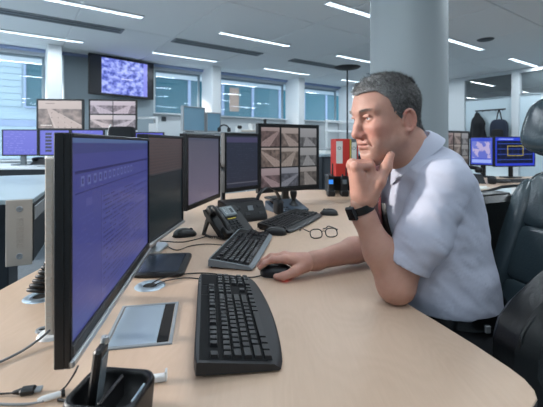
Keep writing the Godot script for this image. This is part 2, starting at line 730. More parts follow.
# ---------------------------------------------------------------- the room
func build_room() -> void:
	var R := Transform3D(RB)
	var mb := MB.new()
	mb.box(Vector3(4.55, -0.1, -1.75), Vector3(14.5, 0.2, 11.5))
	struct("floor", mb, M.carpet, R)
	# ceiling: a white grid slab with panels hung a little below it
	mb = MB.new()
	mb.box(Vector3(4.55, CEIL + 0.11, -1.75), Vector3(14.5, 0.2, 11.5))
	var ceil_node := struct("ceiling", mb, M.grid_white, R)
	var pm := MB.new()
	pm.box(Vector3.ZERO, Vector3(1.244, 0.016, 1.584), 0.004)
	var panel_mesh := pm.done()
	for i in range(-2, 8):
		for j in range(-4, 3):
			var b0 := 3.46 + 1.6 * j
			part(ceil_node, "ceiling_panel", panel_mesh, M.ceiling_white, Transform3D(Basis(), Vector3(0.57 + 1.26 * i + 0.63, CEIL + 0.006, -(b0 + 0.8))))
	# window wall: parapet, head, piers, deep white fins
	mb = MB.new()
	mb.box(Vector3(4.48, 0.875, -7.15), Vector3(8.24, 1.75, 0.3))
	mb.box(Vector3(-1.16, 0.45, -7.15), Vector3(3.06, 0.9, 0.3))
	mb.box(Vector3(2.95, 2.66, -7.15), Vector3(11.3, 0.1, 0.3))
	for g in [[0.62, 2.15], [-2.4, -1.8]]:
		mb.box(Vector3((g[0] + g[1]) * 0.5, 1.8, -7.14), Vector3(g[1] - g[0], 1.75, 0.28))
	struct("wall_windows", mb, M.wall_white, R)
	mb = MB.new()
	mb.box(Vector3(1.37, 1.35, -6.97), Vector3(1.48, 2.7, 0.06), 0.005)
	struct("trim_pier", mb, M.wall_grey, R)
	mb = MB.new()
	mb.box(Vector3(2.95, 2.675, -6.94), Vector3(11.2, 0.045, 0.09), 0.01)
	struct("trim_blind_box", mb, M.blind_lavender, R)
	mb = MB.new()
	mb.box(Vector3(5.2, 1.752, -6.96), Vector3(6.2, 0.02, 0.12), 0.006)
	mb.box(Vector3(-0.75, 0.905, -6.96), Vector3(2.3, 0.02, 0.12), 0.006)
	struct("trim_sill", mb, M.frame_white, R)
	for a in [0.46, 3.21, 5.38, 7.17, -1.9]:
		mb = MB.new()
		mb.box(Vector3(a, 1.35, -6.74), Vector3(0.2, 2.7, 0.5), 0.012)
		struct("trim_fin", mb, M.frame_white, R)
	var wins := [[-1.8, 0.36], [2.15, 3.11], [3.31, 5.28], [5.48, 7.07], [7.27, 8.3]]
	for w in wins:
		mb = MB.new()
		var cx: float = (w[0] + w[1]) * 0.5
		var ww: float = w[1] - w[0]
		var lowest: float = 0.9 if w[0] < 0.0 else 1.75
		var wh := 2.61 - lowest
		var cy := (2.61 + lowest) * 0.5
		mb.box(Vector3(cx, cy, -7.1), Vector3(ww, wh, 0.008))
		var win := struct("window", mb, M.pane, R)
		var fr := MB.new()
		for s in [-1, 1]:
			fr.box(Vector3(cx + s * (ww * 0.5 - 0.02), cy, -7.09), Vector3(0.04, wh, 0.06), 0.006)
			fr.box(Vector3(cx, cy + s * (wh * 0.5 - 0.02), -7.09), Vector3(ww - 0.08, 0.04, 0.06), 0.006)
		part(win, "window_frame", fr, M.wall_grey)
		if ww > 5.0:
			var tr := MB.new()
			tr.box(Vector3(cx, cy, -7.085), Vector3(0.035, wh - 0.08, 0.05), 0.006)
			part(win, "window_mullion", tr, M.wall_grey)
	# service rails in front of the last window
	mb = MB.new()
	for y in [1.48, 1.72]:
		mb.box(Vector3(7.05, y, -6.42), Vector3(2.0, 0.06, 0.05), 0.01)
	for a in [6.1, 8.0]:
		mb.box(Vector3(a, 0.88, -6.42), Vector3(0.05, 1.76, 0.05), 0.008)
	solo("guard_rail", "pale metal guard rail with two bars below the window by the floor lamp", "railing", mb, M.frame_white, R)
	# the other walls
	mb = MB.new()
	mb.box(Vector3(-2.55, 0.2, -1.75), Vector3(0.3, 0.4, 10.9))
	mb.box(Vector3(-2.55, 2.65, -1.75), Vector3(0.3, 0.14, 10.9))
	for b in [[-3.7, 1.7], [4.3, 4.5], [6.8, 7.2]]:
		mb.box(Vector3(-2.55, 1.5, -(b[0] + b[1]) * 0.5), Vector3(0.3, 2.4, b[1] - b[0]))
	struct("wall_glazed", mb, M.wall_white, R)
	for b in [[1.7, 4.3], [4.5, 6.8]]:
		mb = MB.new()
		mb.box(Vector3(-2.55, 1.49, -(b[0] + b[1]) * 0.5), Vector3(0.008, 2.18, b[1] - b[0]))
		struct("window", mb, M.pane, R)
	mb = MB.new()
	mb.box(Vector3(4.55, 1.35, 3.75), Vector3(14.5, 2.7, 0.3))
	struct("wall_back", mb, M.wall_grey, R)
	mb = MB.new()
	mb.box(Vector3(11.6, 1.35, -1.75), Vector3(0.3, 2.7, 11.2))
	mb.box(Vector3(10.0, 1.35, -7.15), Vector3(3.2, 2.7, 0.3))
	struct("wall_end", mb, M.wall_white, R)
	# glazed partition: solid part, post, panes with a frosted lower half
	mb = MB.new()
	mb.box(Vector3(8.42, 1.35, -5.64), Vector3(0.12, 2.7, 2.72))
	mb.box(Vector3(8.42, 1.35, -3.245), Vector3(0.16, 2.7, 0.13))
	mb.box(Vector3(8.42, 2.66, -0.4), Vector3(0.12, 0.08, 7.8))
	mb.box(Vector3(8.42, 0.06, -0.4), Vector3(0.12, 0.12, 7.8))
	mb.box(Vector3(8.42, 1.35, -1.2), Vector3(0.12, 2.7, 0.1))
	struct("wall_partition", mb, M.wall_white, R)
	for g in [[3.31, 4.28], [1.25, 3.18], [-3.4, 1.15]]:
		mb = MB.new()
		mb.box(Vector3(8.42, 2.4, -(g[0] + g[1]) * 0.5), Vector3(0.01, 0.44, g[1] - g[0]))
		var win := struct("window", mb, M.pane, R)
		var lowp := MB.new()
		lowp.box(Vector3(8.42, 1.13, -(g[0] + g[1]) * 0.5), Vector3(0.012, 2.02, g[1] - g[0]))
		part(win, "frosted_panel", lowp, M.frosted)
		var bar := MB.new()
		bar.box(Vector3(8.42, 2.16, -(g[0] + g[1]) * 0.5), Vector3(0.04, 0.03, g[1] - g[0]), 0.004)
		part(win, "window_bar", bar, M.wall_grey)
	# room behind the partition keeps a dark cupboard along its wall
	mb = MB.new()
	mb.box(Vector3(10.9, 1.1, -3.6), Vector3(0.5, 2.2, 2.6), 0.01)
	solo("cupboard", "dark tall cupboard behind the clear upper glass of the partition", "cupboard", mb, M.dark_metal, R)
	# big round column behind the man
	mb = MB.new()
	mb.lathe(Vector3.ZERO, [Vector2(0.287, 0), Vector2(0.287, 0.08), Vector2(0.282, 0.085), Vector2(0.282, CEIL)], 64)
	struct("pillar_round", mb, M.column_paint, Transform3D(Basis(), Vector3(1.052, 0, -2.8)))
	ceiling_lights(R)
	# slot diffusers
	var vi := 0
	for a in [-0.35, 1.87, 4.06, 6.2]:
		var th := thing("ceiling_vent", ["long slot air vent above the traffic screens, cut by the picture edge", "long slot air vent between the wall television and the first complete ceiling tube", "short looking slot air vent over the low shelf of headsets", "slot air vent behind the round pillar"][vi], "air vent", Transform3D(RB, room(a + 0.75, CEIL - 0.002, 5.18)))
		vi += 1
		var fr := MB.new()
		for s in [-1, 0, 1]:
			fr.box(Vector3(0, -0.006, s * 0.09), Vector3(1.5, 0.016, 0.03), 0.003)
		for s in [-1, 1]:
			fr.box(Vector3(s * 0.745, -0.006, 0), Vector3(0.03, 0.016, 0.21), 0.003)
		part(th, "vent_frame", fr, M.slot_grey)
		var sl := MB.new()
		for s in [-1, 1]:
			sl.box(Vector3(0, -0.002, s * 0.045), Vector3(1.46, 0.004, 0.06))
		part(th, "vent_slot", sl, M.slot_dark)
	var dl := thing("ceiling_speaker", "small round dark fitting in the ceiling beside the tube past the pillar", "ceiling fitting", Transform3D(RB, room(5.6, CEIL - 0.002, 2.56)))
	mb = MB.new()
	mb.lathe(Vector3.ZERO, [Vector2(0.02, -0.012), Vector2(0.1, -0.012), Vector2(0.115, 0.0)], 24)
	part(dl, "fitting_ring", mb, M.dark_metal)
	mb = MB.new()
	mb.lathe(Vector3(0, -0.013, 0), [Vector2(0.001, -0.001), Vector2(0.08, -0.001), Vector2(0.085, 0.001)], 24)
	part(dl, "grille", mb, M.slot_dark)


func ceiling_lights(R: Transform3D) -> void:
	var box := MB.new()
	box.box(Vector3(0, -0.008, 0.042), Vector3(1.2, 0.018, 0.014), 0.003)
	box.box(Vector3(0, -0.008, -0.042), Vector3(1.2, 0.018, 0.014), 0.003)
	for s in [-1, 1]:
		box.box(Vector3(s * 0.594, -0.008, 0), Vector3(0.012, 0.018, 0.07), 0.003)
	var rim := box.done()
	box = MB.new()
	box.box(Vector3(0, -0.006, 0), Vector3(1.174, 0.008, 0.068), 0.002)
	var face := box.done()
	var names := {
		"4.45/0": "white linear ceiling light cut by the top picture edge above the wall television",
		"4.45/1": "white linear ceiling light in the middle of the ceiling, complete and clear of everything",
		"4.45/2": "white linear ceiling light partly hidden by the round pillar, above the floor lamp",
		"6.05/0": "white linear ceiling light close to the grey pier beside the wall television",
		"6.05/1": "white linear ceiling light directly above the top corner of the wall television",
		"6.05/2": "white linear ceiling light over the headset shelf near the second fin",
		"6.05/3": "white linear ceiling light low behind the man's forehead near the floor lamp top",
		"2.85/1": "large white linear ceiling light touching the pillar at the top of the picture",
		"2.85/2": "white linear ceiling light emerging from behind the dark side of the pillar",
		"2.85/3": "small white linear ceiling light in front of the glass partition",
	}
	for row in [[-1.95, 0.1], [-0.35, 0.03], [1.25, 0.5], [2.85, 0.5], [4.45, 0.03], [6.05, -0.4]]:
		for k in range(-2, 4):
			var a0: float = row[1] + 2.21 * k
			if a0 < -2.2:
				continue
			var key := "%s/%d" % [str(row[0]), k]
			var seen: bool = names.has(key)
			var th := thing("ceiling_light", names[key] if seen else "white linear ceiling light outside the picture", "ceiling light", Transform3D(RB, room(a0 + 0.6, CEIL - 0.004, row[0])), "ceiling lights out of the picture" if not seen else "linear ceiling lights")
			part(th, "light_housing", rim, M.frame_white)
			part(th, "diffuser", face, M.lamp_glow)
			var l := AreaLight3D.new()
			l.name = "tube_light"
			l.area_size = Vector2(1.17, 0.066)
			l.light_color = Color(0.92, 0.965, 1.0)
			l.light_energy = 1.2
			l.shadow_enabled = true
			l.area_range = 20.0
			l.area_attenuation = 2.0
			th.add_child(l)
			l.position = Vector3(0, -0.014, 0)
			l.rotation = Vector3(-PI / 2, 0, 0)


func build_outside() -> void:
	var R := Transform3D(RB)
	var clad := mat("cladding", c8(160, 178, 188), 0.8)
	var band := mat("cladding_lilac", c8(142, 156, 184), 0.8)
	var teal := mat("teal_glass", c8(46, 92, 104), 0.3)
	teal.metallic_specular = 0.2
	mat("brown_blind", c8(150, 122, 104), 0.8)
	var mb := MB.new()
	mb.box(Vector3(6.0, -4.1, -14.0), Vector3(60.0, 0.2, 30.0))
	struct("ground_outside", mb, M.wall_grey, R)
	mb = MB.new()
	mb.box(Vector3(4.6, 11.6, -1.7), Vector3(14.4, 17.4, 11.4))
	struct("roof_storeys", mb, clad, R)
	var th := thing("office_building", "pale office building with teal window bands across the street", "building", Transform3D(RB, room(6.0, -4.0, 15.0)))
	mb = MB.new()
	mb.box(Vector3(6.0, 9.9, -1.02), Vector3(36.0, 19.8, 2.0))
	part(th, "facade", mb, clad)
	# upper window band: a short one, then a long ribbon; and a lower band
	var spans := [[-4.6, -2.6], [0.19, 0.86]]
	for k in 9:
		spans.append([4.5 + k * 1.62, 4.5 + k * 1.62 + 1.56])
	for y in [4.0, 0.4]:
		for sp in spans:
			var cx: float = (sp[0] + sp[1]) * 0.5 - 6.0
			var ww: float = sp[1] - sp[0]
			var pm := MB.new()
			pm.box(Vector3(cx, 4.75 + y - 1.55, -0.02), Vector3(ww, 1.5, 0.06), 0.01)
			var w := part(th, "window", pm, teal)
			var fr := MB.new()
			for s in [-1, 1]:
				fr.box(Vector3(cx + s * ww * 0.5, 3.2 + y, 0.02), Vector3(0.06, 1.56, 0.1), 0.01)
				fr.box(Vector3(cx, 3.2 + y + s * 0.77, 0.02), Vector3(ww, 0.06, 0.1), 0.01)
			part(w, "window_frame", fr, band)
			if absf(sp[0] - 7.74) < 0.05:
				var bl := MB.new()
				bl.box(Vector3(cx - 0.2, 3.25 + y, 0.015), Vector3(0.5, 1.1, 0.02), 0.004)
				part(w, "blind", bl, M.brown_blind)
	for k in 40:
		var pm := MB.new()
		pm.box(Vector3(6.0, 0.12 + k * 0.24, 0.0), Vector3(36.0, 0.225, 0.03), 0.006)
		if k * 0.24 + 0.24 < 2.8 or k * 0.24 > 4.38 and k * 0.24 + 0.24 < 6.45 or k * 0.24 > 7.98:
			part(th, "cladding_board", pm, band if k % 7 == 3 else clad)
	for sp in [[-6.0, -4.66], [-2.54, 0.13], [0.92, 4.44], [19.15, 30.0]]:
		for k in 7:
			for y in [4.0, 0.4]:
				var pm := MB.new()
				pm.box(Vector3((sp[0] + sp[1]) * 0.5 - 6.0, 3.2 + y - 0.66 + k * 0.22, 0.0), Vector3(sp[1] - sp[0] - 0.06, 0.205, 0.03), 0.006)
				part(th, "cladding_board", pm, clad)


# ---------------------------------------------------------------- the long desk
func build_desk() -> void:
	# outline of the worktop (x, z): control points going round; the edge where the man sits is hollow
	var pts := []
	for p in [[-0.80, -0.36], [-0.1, -0.38], [0.2, -0.48], [0.37, -0.56], [0.4225, -0.590], [0.449, -0.613], [0.46, -0.635], [0.464, -0.665], [0.458, -0.70], [0.437, -0.776], [0.405, -0.87], [0.376, -0.951], [0.352, -1.04], [0.338, -1.15], [0.34, -1.28], [0.365, -1.42], [0.42, -1.6], [0.51, -1.85], [0.62, -2.2], [0.70, -2.5], [0.72, -2.8], [0.74, -3.05], [0.84, -3.14], [0.84, -3.4], [-0.1, -3.4], [-0.45, -3.1], [-0.68, -2.5], [-0.78, -1.9], [-0.80, -1.3]]:
		pts.append(Vector2(p[0], p[1]))
	var poly := PackedVector2Array(pts)
	var th := thing("desk", "long curved control desk with a pale maple top and black edge", "desk", Transform3D())
	var mb := MB.new()
	mb.prism(poly, DESK - 0.004, DESK, 0.0015)
	part(th, "worktop", mb, M.maple)
	mb = MB.new()
	mb.prism(poly, DESK - 0.034, DESK - 0.004, 0.003)
	part(th, "edge_band", mb, M.edge_black)
	for p in [[-0.7, -0.42], [0.3, -0.72], [-0.68, -1.7], [-0.35, -2.95], [0.7, -3.0]]:
		mb = MB.new()
		mb.box(Vector3(p[0], (DESK - 0.034) * 0.5 + 0.01, p[1]), Vector3(0.06, DESK - 0.054, 0.06), 0.006)
		mb.box(Vector3(p[0], 0.012, p[1]), Vector3(0.14, 0.024, 0.14), 0.006)
		part(th, "leg", mb, M.dark_metal)


# ---------------------------------------------------------------- what the screens show
func plain(w: int, h: int, top: Color, bottom: Color) -> Image:
	var im := Image.create(w, h, false, Image.FORMAT_RGB8)
	for y in h:
		im.fill_rect(Rect2i(0, y, w, 1), top.lerp(bottom, float(y) / h))
	return im

func text_rows(im: Image, area: Rect2i, pitch: int, thick: int, c: Color, fill := 0.6) -> void:
	var y := area.position.y
	while y < area.end.y - thick:
		var x := area.position.x
		var stop := area.position.x + int(area.size.x * rng.randf_range(0.45, 1.0))
		while x < stop:
			var w := rng.randi_range(3, 14)
			if rng.randf() < fill:
				im.fill_rect(Rect2i(x, y, mini(w, area.end.x - x), thick), c)
			x += w + 2
		y += pitch

func screen_desktop() -> Image:   # violet list window with a tool bar
	var im := plain(512, 320, c8(66, 76, 140), c8(66, 70, 146))
	im.fill_rect(Rect2i(0, 0, 512, 8), c8(90, 118, 170))
	im.fill_rect(Rect2i(12, 26, 500, 292), c8(74, 80, 156))
	for k in 12:
		im.fill_rect(Rect2i(132, 110 + k * 18, 372, 9), c8(84, 90, 166))
	im.fill_rect(Rect2i(18, 54, 488, 5), c8(46, 50, 112))
	for k in 12:
		im.fill_rect(Rect2i(40 + k * 26, 64, 13, 17), c8(112, 122, 190))
		im.fill_rect(Rect2i(43 + k * 26, 68, 7, 9), c8(58, 62, 128))
	im.fill_rect(Rect2i(18, 90, 488, 2), c8(52, 56, 118))
	im.fill_rect(Rect2i(60, 104, 26, 14), c8(90, 94, 168))
	text_rows(im, Rect2i(24, 132, 90, 170), 11, 3, c8(84, 90, 166))
	text_rows(im, Rect2i(140, 112, 350, 190), 9, 3, c8(46, 50, 116), 0.75)
	im.fill_rect(Rect2i(128, 96, 2, 210), c8(56, 60, 124))
	return im

func screen_dark_list() -> Image:
	var im := plain(320, 256, c8(92, 84, 88), c8(26, 44, 50))
	for y in range(0, 90, 8):
		im.fill_rect(Rect2i(0, y, 320, 3), c8(98, 82, 84))
	im.fill_rect(Rect2i(0, 96, 320, 160), c8(34, 46, 52))
	text_rows(im, Rect2i(10, 6, 300, 84), 8, 2, c8(70, 60, 64))
	text_rows(im, Rect2i(10, 104, 300, 140), 10, 2, c8(44, 62, 66))
	return im

func screen_grey_mail() -> Image:
	var im := plain(320, 256, c8(84, 86, 104), c8(112, 104, 124))
	im.fill_rect(Rect2i(0, 0, 320, 10), c8(74, 80, 100))
	text_rows(im, Rect2i(14, 20, 290, 220), 12, 2, c8(96, 94, 112), 0.4)
	return im

func screen_blue_log() -> Image:
	var im := plain(320, 256, c8(52, 58, 78), c8(58, 60, 76))
	im.fill_rect(Rect2i(0, 8, 320, 26), c8(86, 82, 118))
	im.fill_rect(Rect2i(0, 232, 320, 5), c8(116, 116, 128))
	text_rows(im, Rect2i(12, 44, 290, 180), 10, 2, c8(78, 84, 104), 0.4)
	return im

# a traffic picture: hazy sky, dark verges, a pale road running away, and lane lines
var hedge := FastNoiseLite.new()

func road(im: Image, r: Rect2i, tone: Color, lean: float, horizon: float) -> void:
	for y in r.size.y:
		for x in r.size.x:
			var u := float(x) / r.size.x
			var v := float(y) / r.size.y
			var c: Color
			if v < horizon:
				c = tone.lightened(0.25 * (1.0 - v))
			else:
				var d := (v - horizon) / (1.0 - horizon)
				var mid := 0.5 + lean * (d - 0.5)
				var half := 0.05 + 0.34 * d
				var s := (u - mid) / half
				c = tone.darkened(clampf(0.28 + 0.32 * hedge.get_noise_2d(u * 420.0 + lean * 700.0, v * 300.0), 0.0, 0.7))
				if absf(s) < 1.0:
					c = tone.lightened(0.06 + 0.06 * rng.randf())
					if absf(absf(s) - 0.92) < 0.06 or absf(s) < 0.05 and int(d * 24.0) % 2 == 0:
						c = tone.lightened(0.25)
					if int(u * 60.0) % 9 == 0 and int(v * 40.0) % 7 == 3:
						c = tone.darkened(0.7)
			im.set_pixel(r.position.x + x, r.position.y + y, c)

func screen_cctv_wall() -> Image:
	var im := plain(300, 252, c8(12, 14, 17), c8(12, 14, 17))
	var n := 0
	for row in 3:
		for k in 3:
			var tone: Color = [c8(150, 126, 124), c8(156, 140, 134), c8(140, 140, 144), c8(158, 138, 130), c8(152, 138, 130), c8(138, 138, 140), c8(148, 124, 128), c8(120, 122, 134), c8(132, 124, 120)][n]
			road(im, Rect2i(4 + k * 99, 4 + row * 83, 92 if k < 2 else 96, 78), tone, [-0.9, 0.7, 0.2, 1.2, -0.6, 0.1, 0.9, -1.2, 0.4][n], [0.18, 0.3, 0.5, 0.1, 0.2, 0.42, 0.36, 0.3, 0.25][n])
			n += 1
	return im

func screen_traffic() -> Image:
	var im := plain(240, 150, c8(20, 22, 28), c8(20, 22, 28))
	road(im, Rect2i(0, 0, 240, 150), c8(176, 158, 152), 0.5, 0.3)
	im.fill_rect(Rect2i(14, 132, 60, 4), c8(235, 230, 226))
	im.fill_rect(Rect2i(40, 14, 50, 3), c8(120, 108, 106))
	return im

func screen_quad() -> Image:
	var im := plain(240, 150, c8(16, 18, 22), c8(16, 18, 22))
	for k in 4:
		road(im, Rect2i(2 + (k % 2) * 120, 3 + (k / 2) * 75, 116, 68), [c8(172, 160, 176), c8(180, 166, 180), c8(186, 172, 176), c8(178, 170, 182)][k], [0.6, -0.5, 0.9, -0.8][k], 0.35)
	return im

func screen_tv() -> Image:
	var im := plain(320, 180, c8(12, 16, 24), c8(12, 16, 24))
	var n := FastNoiseLite.new()
	n.seed = 9
	n.frequency = 0.026
	n.fractal_octaves = 5
	for y in range(4, 176):
		for x in range(52, 290):
			var f := n.get_noise_2d(x, y * 1.3)
			var c := c8(72, 84, 180).lerp(c8(160, 172, 230), clampf(0.5 + f * 1.3, 0, 1))
			if f < -0.32:
				c = c8(56, 70, 150)
			im.set_pixel(x, y, c)
	im.fill_rect(Rect2i(268, 4, 20, 172), c8(120, 124, 210))
	im.fill_rect(Rect2i(150, 96, 60, 4), c8(200, 206, 240))
	return im

func screen_violet(kind: int) -> Image:
	var im := plain(200, 150, c8(88, 90, 190), c8(82, 84, 186))
	if kind == 1:
		for row in 6:
			for k in 2:
				im.fill_rect(Rect2i(36 + k * 80, 14 + row * 21, 44, 14), c8(22, 24, 60))
	else:
		text_rows(im, Rect2i(8, 8, 180, 130), 14, 3, c8(116, 118, 206), 0.5)
	return im

func screen_wave() -> Image:   # dark grid of traces in a bright blue frame
	var im := plain(240, 170, c8(44, 66, 200), c8(40, 58, 190))
	im.fill_rect(Rect2i(10, 20, 220, 136), c8(10, 14, 44))
	for row in 4:
		im.fill_rect(Rect2i(14, 36 + row * 32, 212, 3), c8(60, 90, 190))
	for k in 6:
		im.fill_rect(Rect2i(30 + k * 36, 24, 2, 128), c8(34, 46, 120))
	for q in [Rect2i(74, 50, 96, 3), Rect2i(74, 108, 96, 3), Rect2i(74, 50, 3, 60), Rect2i(168, 50, 3, 60)]:
		im.fill_rect(q, c8(200, 180, 70))
	im.fill_rect(Rect2i(20, 8, 90, 5), c8(160, 180, 250))
	return im

func screen_map() -> Image:
	var im := plain(160, 170, c8(36, 62, 190), c8(48, 70, 196))
	im.fill_rect(Rect2i(8, 22, 144, 110), c8(96, 108, 196))
	var n := FastNoiseLite.new()
	n.seed = 3
	n.frequency = 0.014
	for y in range(26, 130):
		for x in range(12, 148):
			var f := n.get_noise_2d(x, y)
			if f > 0.0:
				im.set_pixel(x, y, c8(176, 164, 206))
	im.fill_rect(Rect2i(8, 138, 144, 22), c8(150, 170, 236))
	return im


# a flat screen given by the bottom corners of its front as one sees it: left (x, z), right (x, z)
func monitor(called: String, label: String, category: String, pl: Vector2, pr: Vector2, y0: float, y1: float, screen: Material, o := {}, group := "") -> Node3D:
	var base: float = o.get("base", DESK)
	var d := (pr - pl)
	var w := d.length()
	var X := Vector3(d.x, 0, d.y) / w
	var bs := Basis(X, Vector3.UP, X.cross(Vector3.UP))
	var mid := (pl + pr) * 0.5
	var th := thing(called, label, category, Transform3D(bs, Vector3(mid.x, base, mid.y)), group)
	var h := y1 - y0
	var yb := y0 - base
	var t: float = o.get("thick", 0.03)
	var be: float = o.get("bezel", 0.014)
	var bb: float = o.get("bottom", 0.02)
	var fm: Material = o.get("frame", M.plastic_black)
	var back: Material = o.get("back", M.plastic_black)
	var mb := MB.new()
	mb.box(Vector3(0, yb + h * 0.5, -t * 0.5 - 0.004), Vector3(w, h, t), 0.0015)
	mb.box(Vector3(0, yb + h * 0.5, -t - 0.012), Vector3(w * 0.6, h * 0.6, 0.03), 0.01)
	part(th, "housing", mb, back)
	mb = MB.new()
	for s in [-1, 1]:
		mb.box(Vector3(s * (w - be) * 0.5, yb + h * 0.5, 0.0), Vector3(be, h, 0.012), 0.002)
	mb.box(Vector3(0, yb + h - be * 0.5, 0.0), Vector3(w - 2 * be, be, 0.012), 0.002)
	mb.box(Vector3(0, yb + bb * 0.5, 0.0), Vector3(w - 2 * be, bb, 0.012), 0.002)
	part(th, "bezel", mb, fm)
	var a := Vector3(-w * 0.5 + be, yb + bb, 0.0005)
	var b := Vector3(w * 0.5 - be, yb + h - be, 0.0005)
	mb = MB.new()
	mb.face([Vector3(a.x, b.y, a.z), Vector3(b.x, b.y, a.z), Vector3(b.x, a.y, a.z), Vector3(a.x, a.y, a.z)], Vector3.BACK, [Vector2(0, 0), Vector2(1, 0), Vector2(1, 1), Vector2(0, 1)])
	mb.box(Vector3(0, (a.y + b.y) * 0.5, -0.002), Vector3(b.x - a.x, b.y - a.y, 0.003))
	for k in range(4, mb.U.size()):
		mb.U[k] = Vector2(0.002, 0.002)
	part(th, "screen", mb, screen)
	if o.get("split", 0):
		mb = MB.new()
		var cw := (b.x - a.x) / 3.0
		for k in [1, 2]:
			mb.box(Vector3(a.x + cw * k, (a.y + b.y) * 0.5, 0.001), Vector3(0.014, b.y - a.y, 0.006), 0.001)
		part(th, "divider", mb, fm)
	if o.get("strip", false):
		mb = MB.new()
		mb.box(Vector3(0, yb + 0.007, 0.005), Vector3(w, 0.014, 0.012), 0.003)
		part(th, "trim_strip", mb, M.silver)
	var st: String = o.get("stand", "foot")
	if st == "foot":
		var sm: Material = o.get("stand_mat", M.plastic_black)
		mb = MB.new()
		mb.box(Vector3(0, (yb + h * 0.45) * 0.5 + 0.01, -t - 0.035), Vector3(0.06, yb + h * 0.45, 0.025), 0.006)
		part(th, "stand_neck", mb, sm)
		mb = MB.new()
		mb.prism(oval(o.get("fw", 0.22), o.get("fd", 0.16), 0.03), 0.0, 0.014, 0.004, Vector3(0, 0, o.get("fz", -0.07)))
		part(th, "stand_foot", mb, sm)
	elif st == "arm":   # held by a post standing at o.post (x, z)
		var pp: Vector2 = o.post
		var p3: Vector3 = bs.inverse() * (Vector3(pp.x, base, pp.y) - Vector3(mid.x, base, mid.y))
		mb = MB.new()
		mb.box(Vector3(0, yb + h * 0.5, -t - 0.03), Vector3(0.11, 0.11, 0.012), 0.003)
		mb.tube(PackedVector3Array([Vector3(0, yb + h * 0.5, -t - 0.03), Vector3(p3.x * 0.5, yb + h * 0.5, minf(p3.z, -t - 0.05)), Vector3(p3.x, yb + h * 0.5, p3.z)]), 0.014, 10)
		part(th, "stand_arm", mb, M.plastic_dark)
	elif st == "pole":
		mb = MB.new()
		mb.tube(PackedVector3Array([Vector3(0, yb + h * 0.5, -t - 0.02), Vector3(0, yb + h * 0.5, -0.3)]), 0.03, 12)
		mb.box(Vector3(0, yb + h * 0.5, -t - 0.03), Vector3(0.3, 0.2, 0.02), 0.004)
		part(th, "wall_bracket", mb, M.dark_metal)
	return th


func build_monitors() -> void:
	monitor("monitor", "big close monitor showing a violet list window, seen at a steep angle", "monitor", Vector2(-0.335, -0.595), Vector2(-0.424, -1.245), 0.80, 1.189, glow("screen_desktop", screen_desktop(), 0.56), {"thick": 0.017, "bezel": 0.008, "bottom": 0.034, "strip": true, "stand": "arm", "post": Vector2(-0.4945, -0.817)}, "desk monitors")
	monitor("monitor", "second desk monitor with a dark teal and brown list and a silver lower strip", "monitor", Vector2(-0.436, -1.262), Vector2(-0.412, -1.68), 0.805, 1.205, glow("screen_dark", screen_dark_list(), 0.5), {"thick": 0.03, "bezel": 0.012, "bottom": 0.02, "strip": true, "stand_mat": M.silver, "fw": 0.14, "fd": 0.12, "frame": M.plastic_dark}, "desk monitors")
	monitor("monitor", "third desk monitor with a plain grey-violet page behind the desk phone", "monitor", Vector2(-0.42, -1.78), Vector2(-0.322, -2.25), 0.84, 1.222, glow("screen_grey", screen_grey_mail(), 0.75), {"bezel": 0.02, "bottom": 0.026, "stand": "arm", "post": Vector2(-0.33, -2.46)}, "desk monitors")
	monitor("monitor", "fourth desk monitor with a dark blue page beside the nine-picture screen", "monitor", Vector2(-0.300, -2.30), Vector2(-0.085, -2.535), 0.86, 1.243, glow("screen_log", screen_blue_log(), 0.55), {"bezel": 0.018, "bottom": 0.026, "stand": "arm", "post": Vector2(-0.33, -2.46)}, "desk monitors")
	monitor("monitor", "tall black monitor divided into nine road camera pictures", "monitor", Vector2(-0.096, -2.57), Vector2(0.372, -2.86), 0.818, 1.318, glow("screen_cctv", screen_cctv_wall(), 0.62), {"bezel": 0.02, "bottom": 0.03, "split": 1, "fz": -0.18, "fw": 0.18, "fd": 0.14}, "desk monitors")
	var tp := thing("monitor_post", "dark round post behind the third and fourth monitors", "post", Transform3D(Basis(), Vector3(-0.33, DESK, -2.46)))
	var pb := MB.new()
	pb.lathe(Vector3.ZERO, [Vector2(0.05, 0.0), Vector2(0.05, 0.008), Vector2(0.02, 0.014), Vector2(0.017, 0.02), Vector2(0.017, 0.36), Vector2(0.001, 0.362)], 20)
	part(tp, "post_body", pb, M.plastic_dark)
	# the white slotted post that carries the close monitor
	var th := thing("monitor_post", "white slotted square post behind the close violet monitor", "post", Transform3D(Basis(), Vector3(-0.4945, DESK, -0.817)))
	var mb := MB.new()
	mb.box(Vector3(0, 0.2, 0), Vector3(0.021, 0.4, 0.021), 0.003)
	part(th, "post_body", mb, M.cream)
	mb = MB.new()
	for k in 26:
		mb.box(Vector3(0, 0.03 + k * 0.0145, 0.0107), Vector3(0.010, 0.005, 0.002))
		mb.box(Vector3(0.0107, 0.03 + k * 0.0145, 0), Vector3(0.002, 0.005, 0.010))
	part(th, "slots", mb, mat("slot_pale", c8(176, 172, 164), 0.7)).set_meta("kind", "stuff")
	mb = MB.new()
	mb.lathe(Vector3.ZERO, [Vector2(0.001, 0.006), Vector2(0.026, 0.006), Vector2(0.03, 0.0)], 20)
	part(th, "post_foot", mb, M.white_plastic)


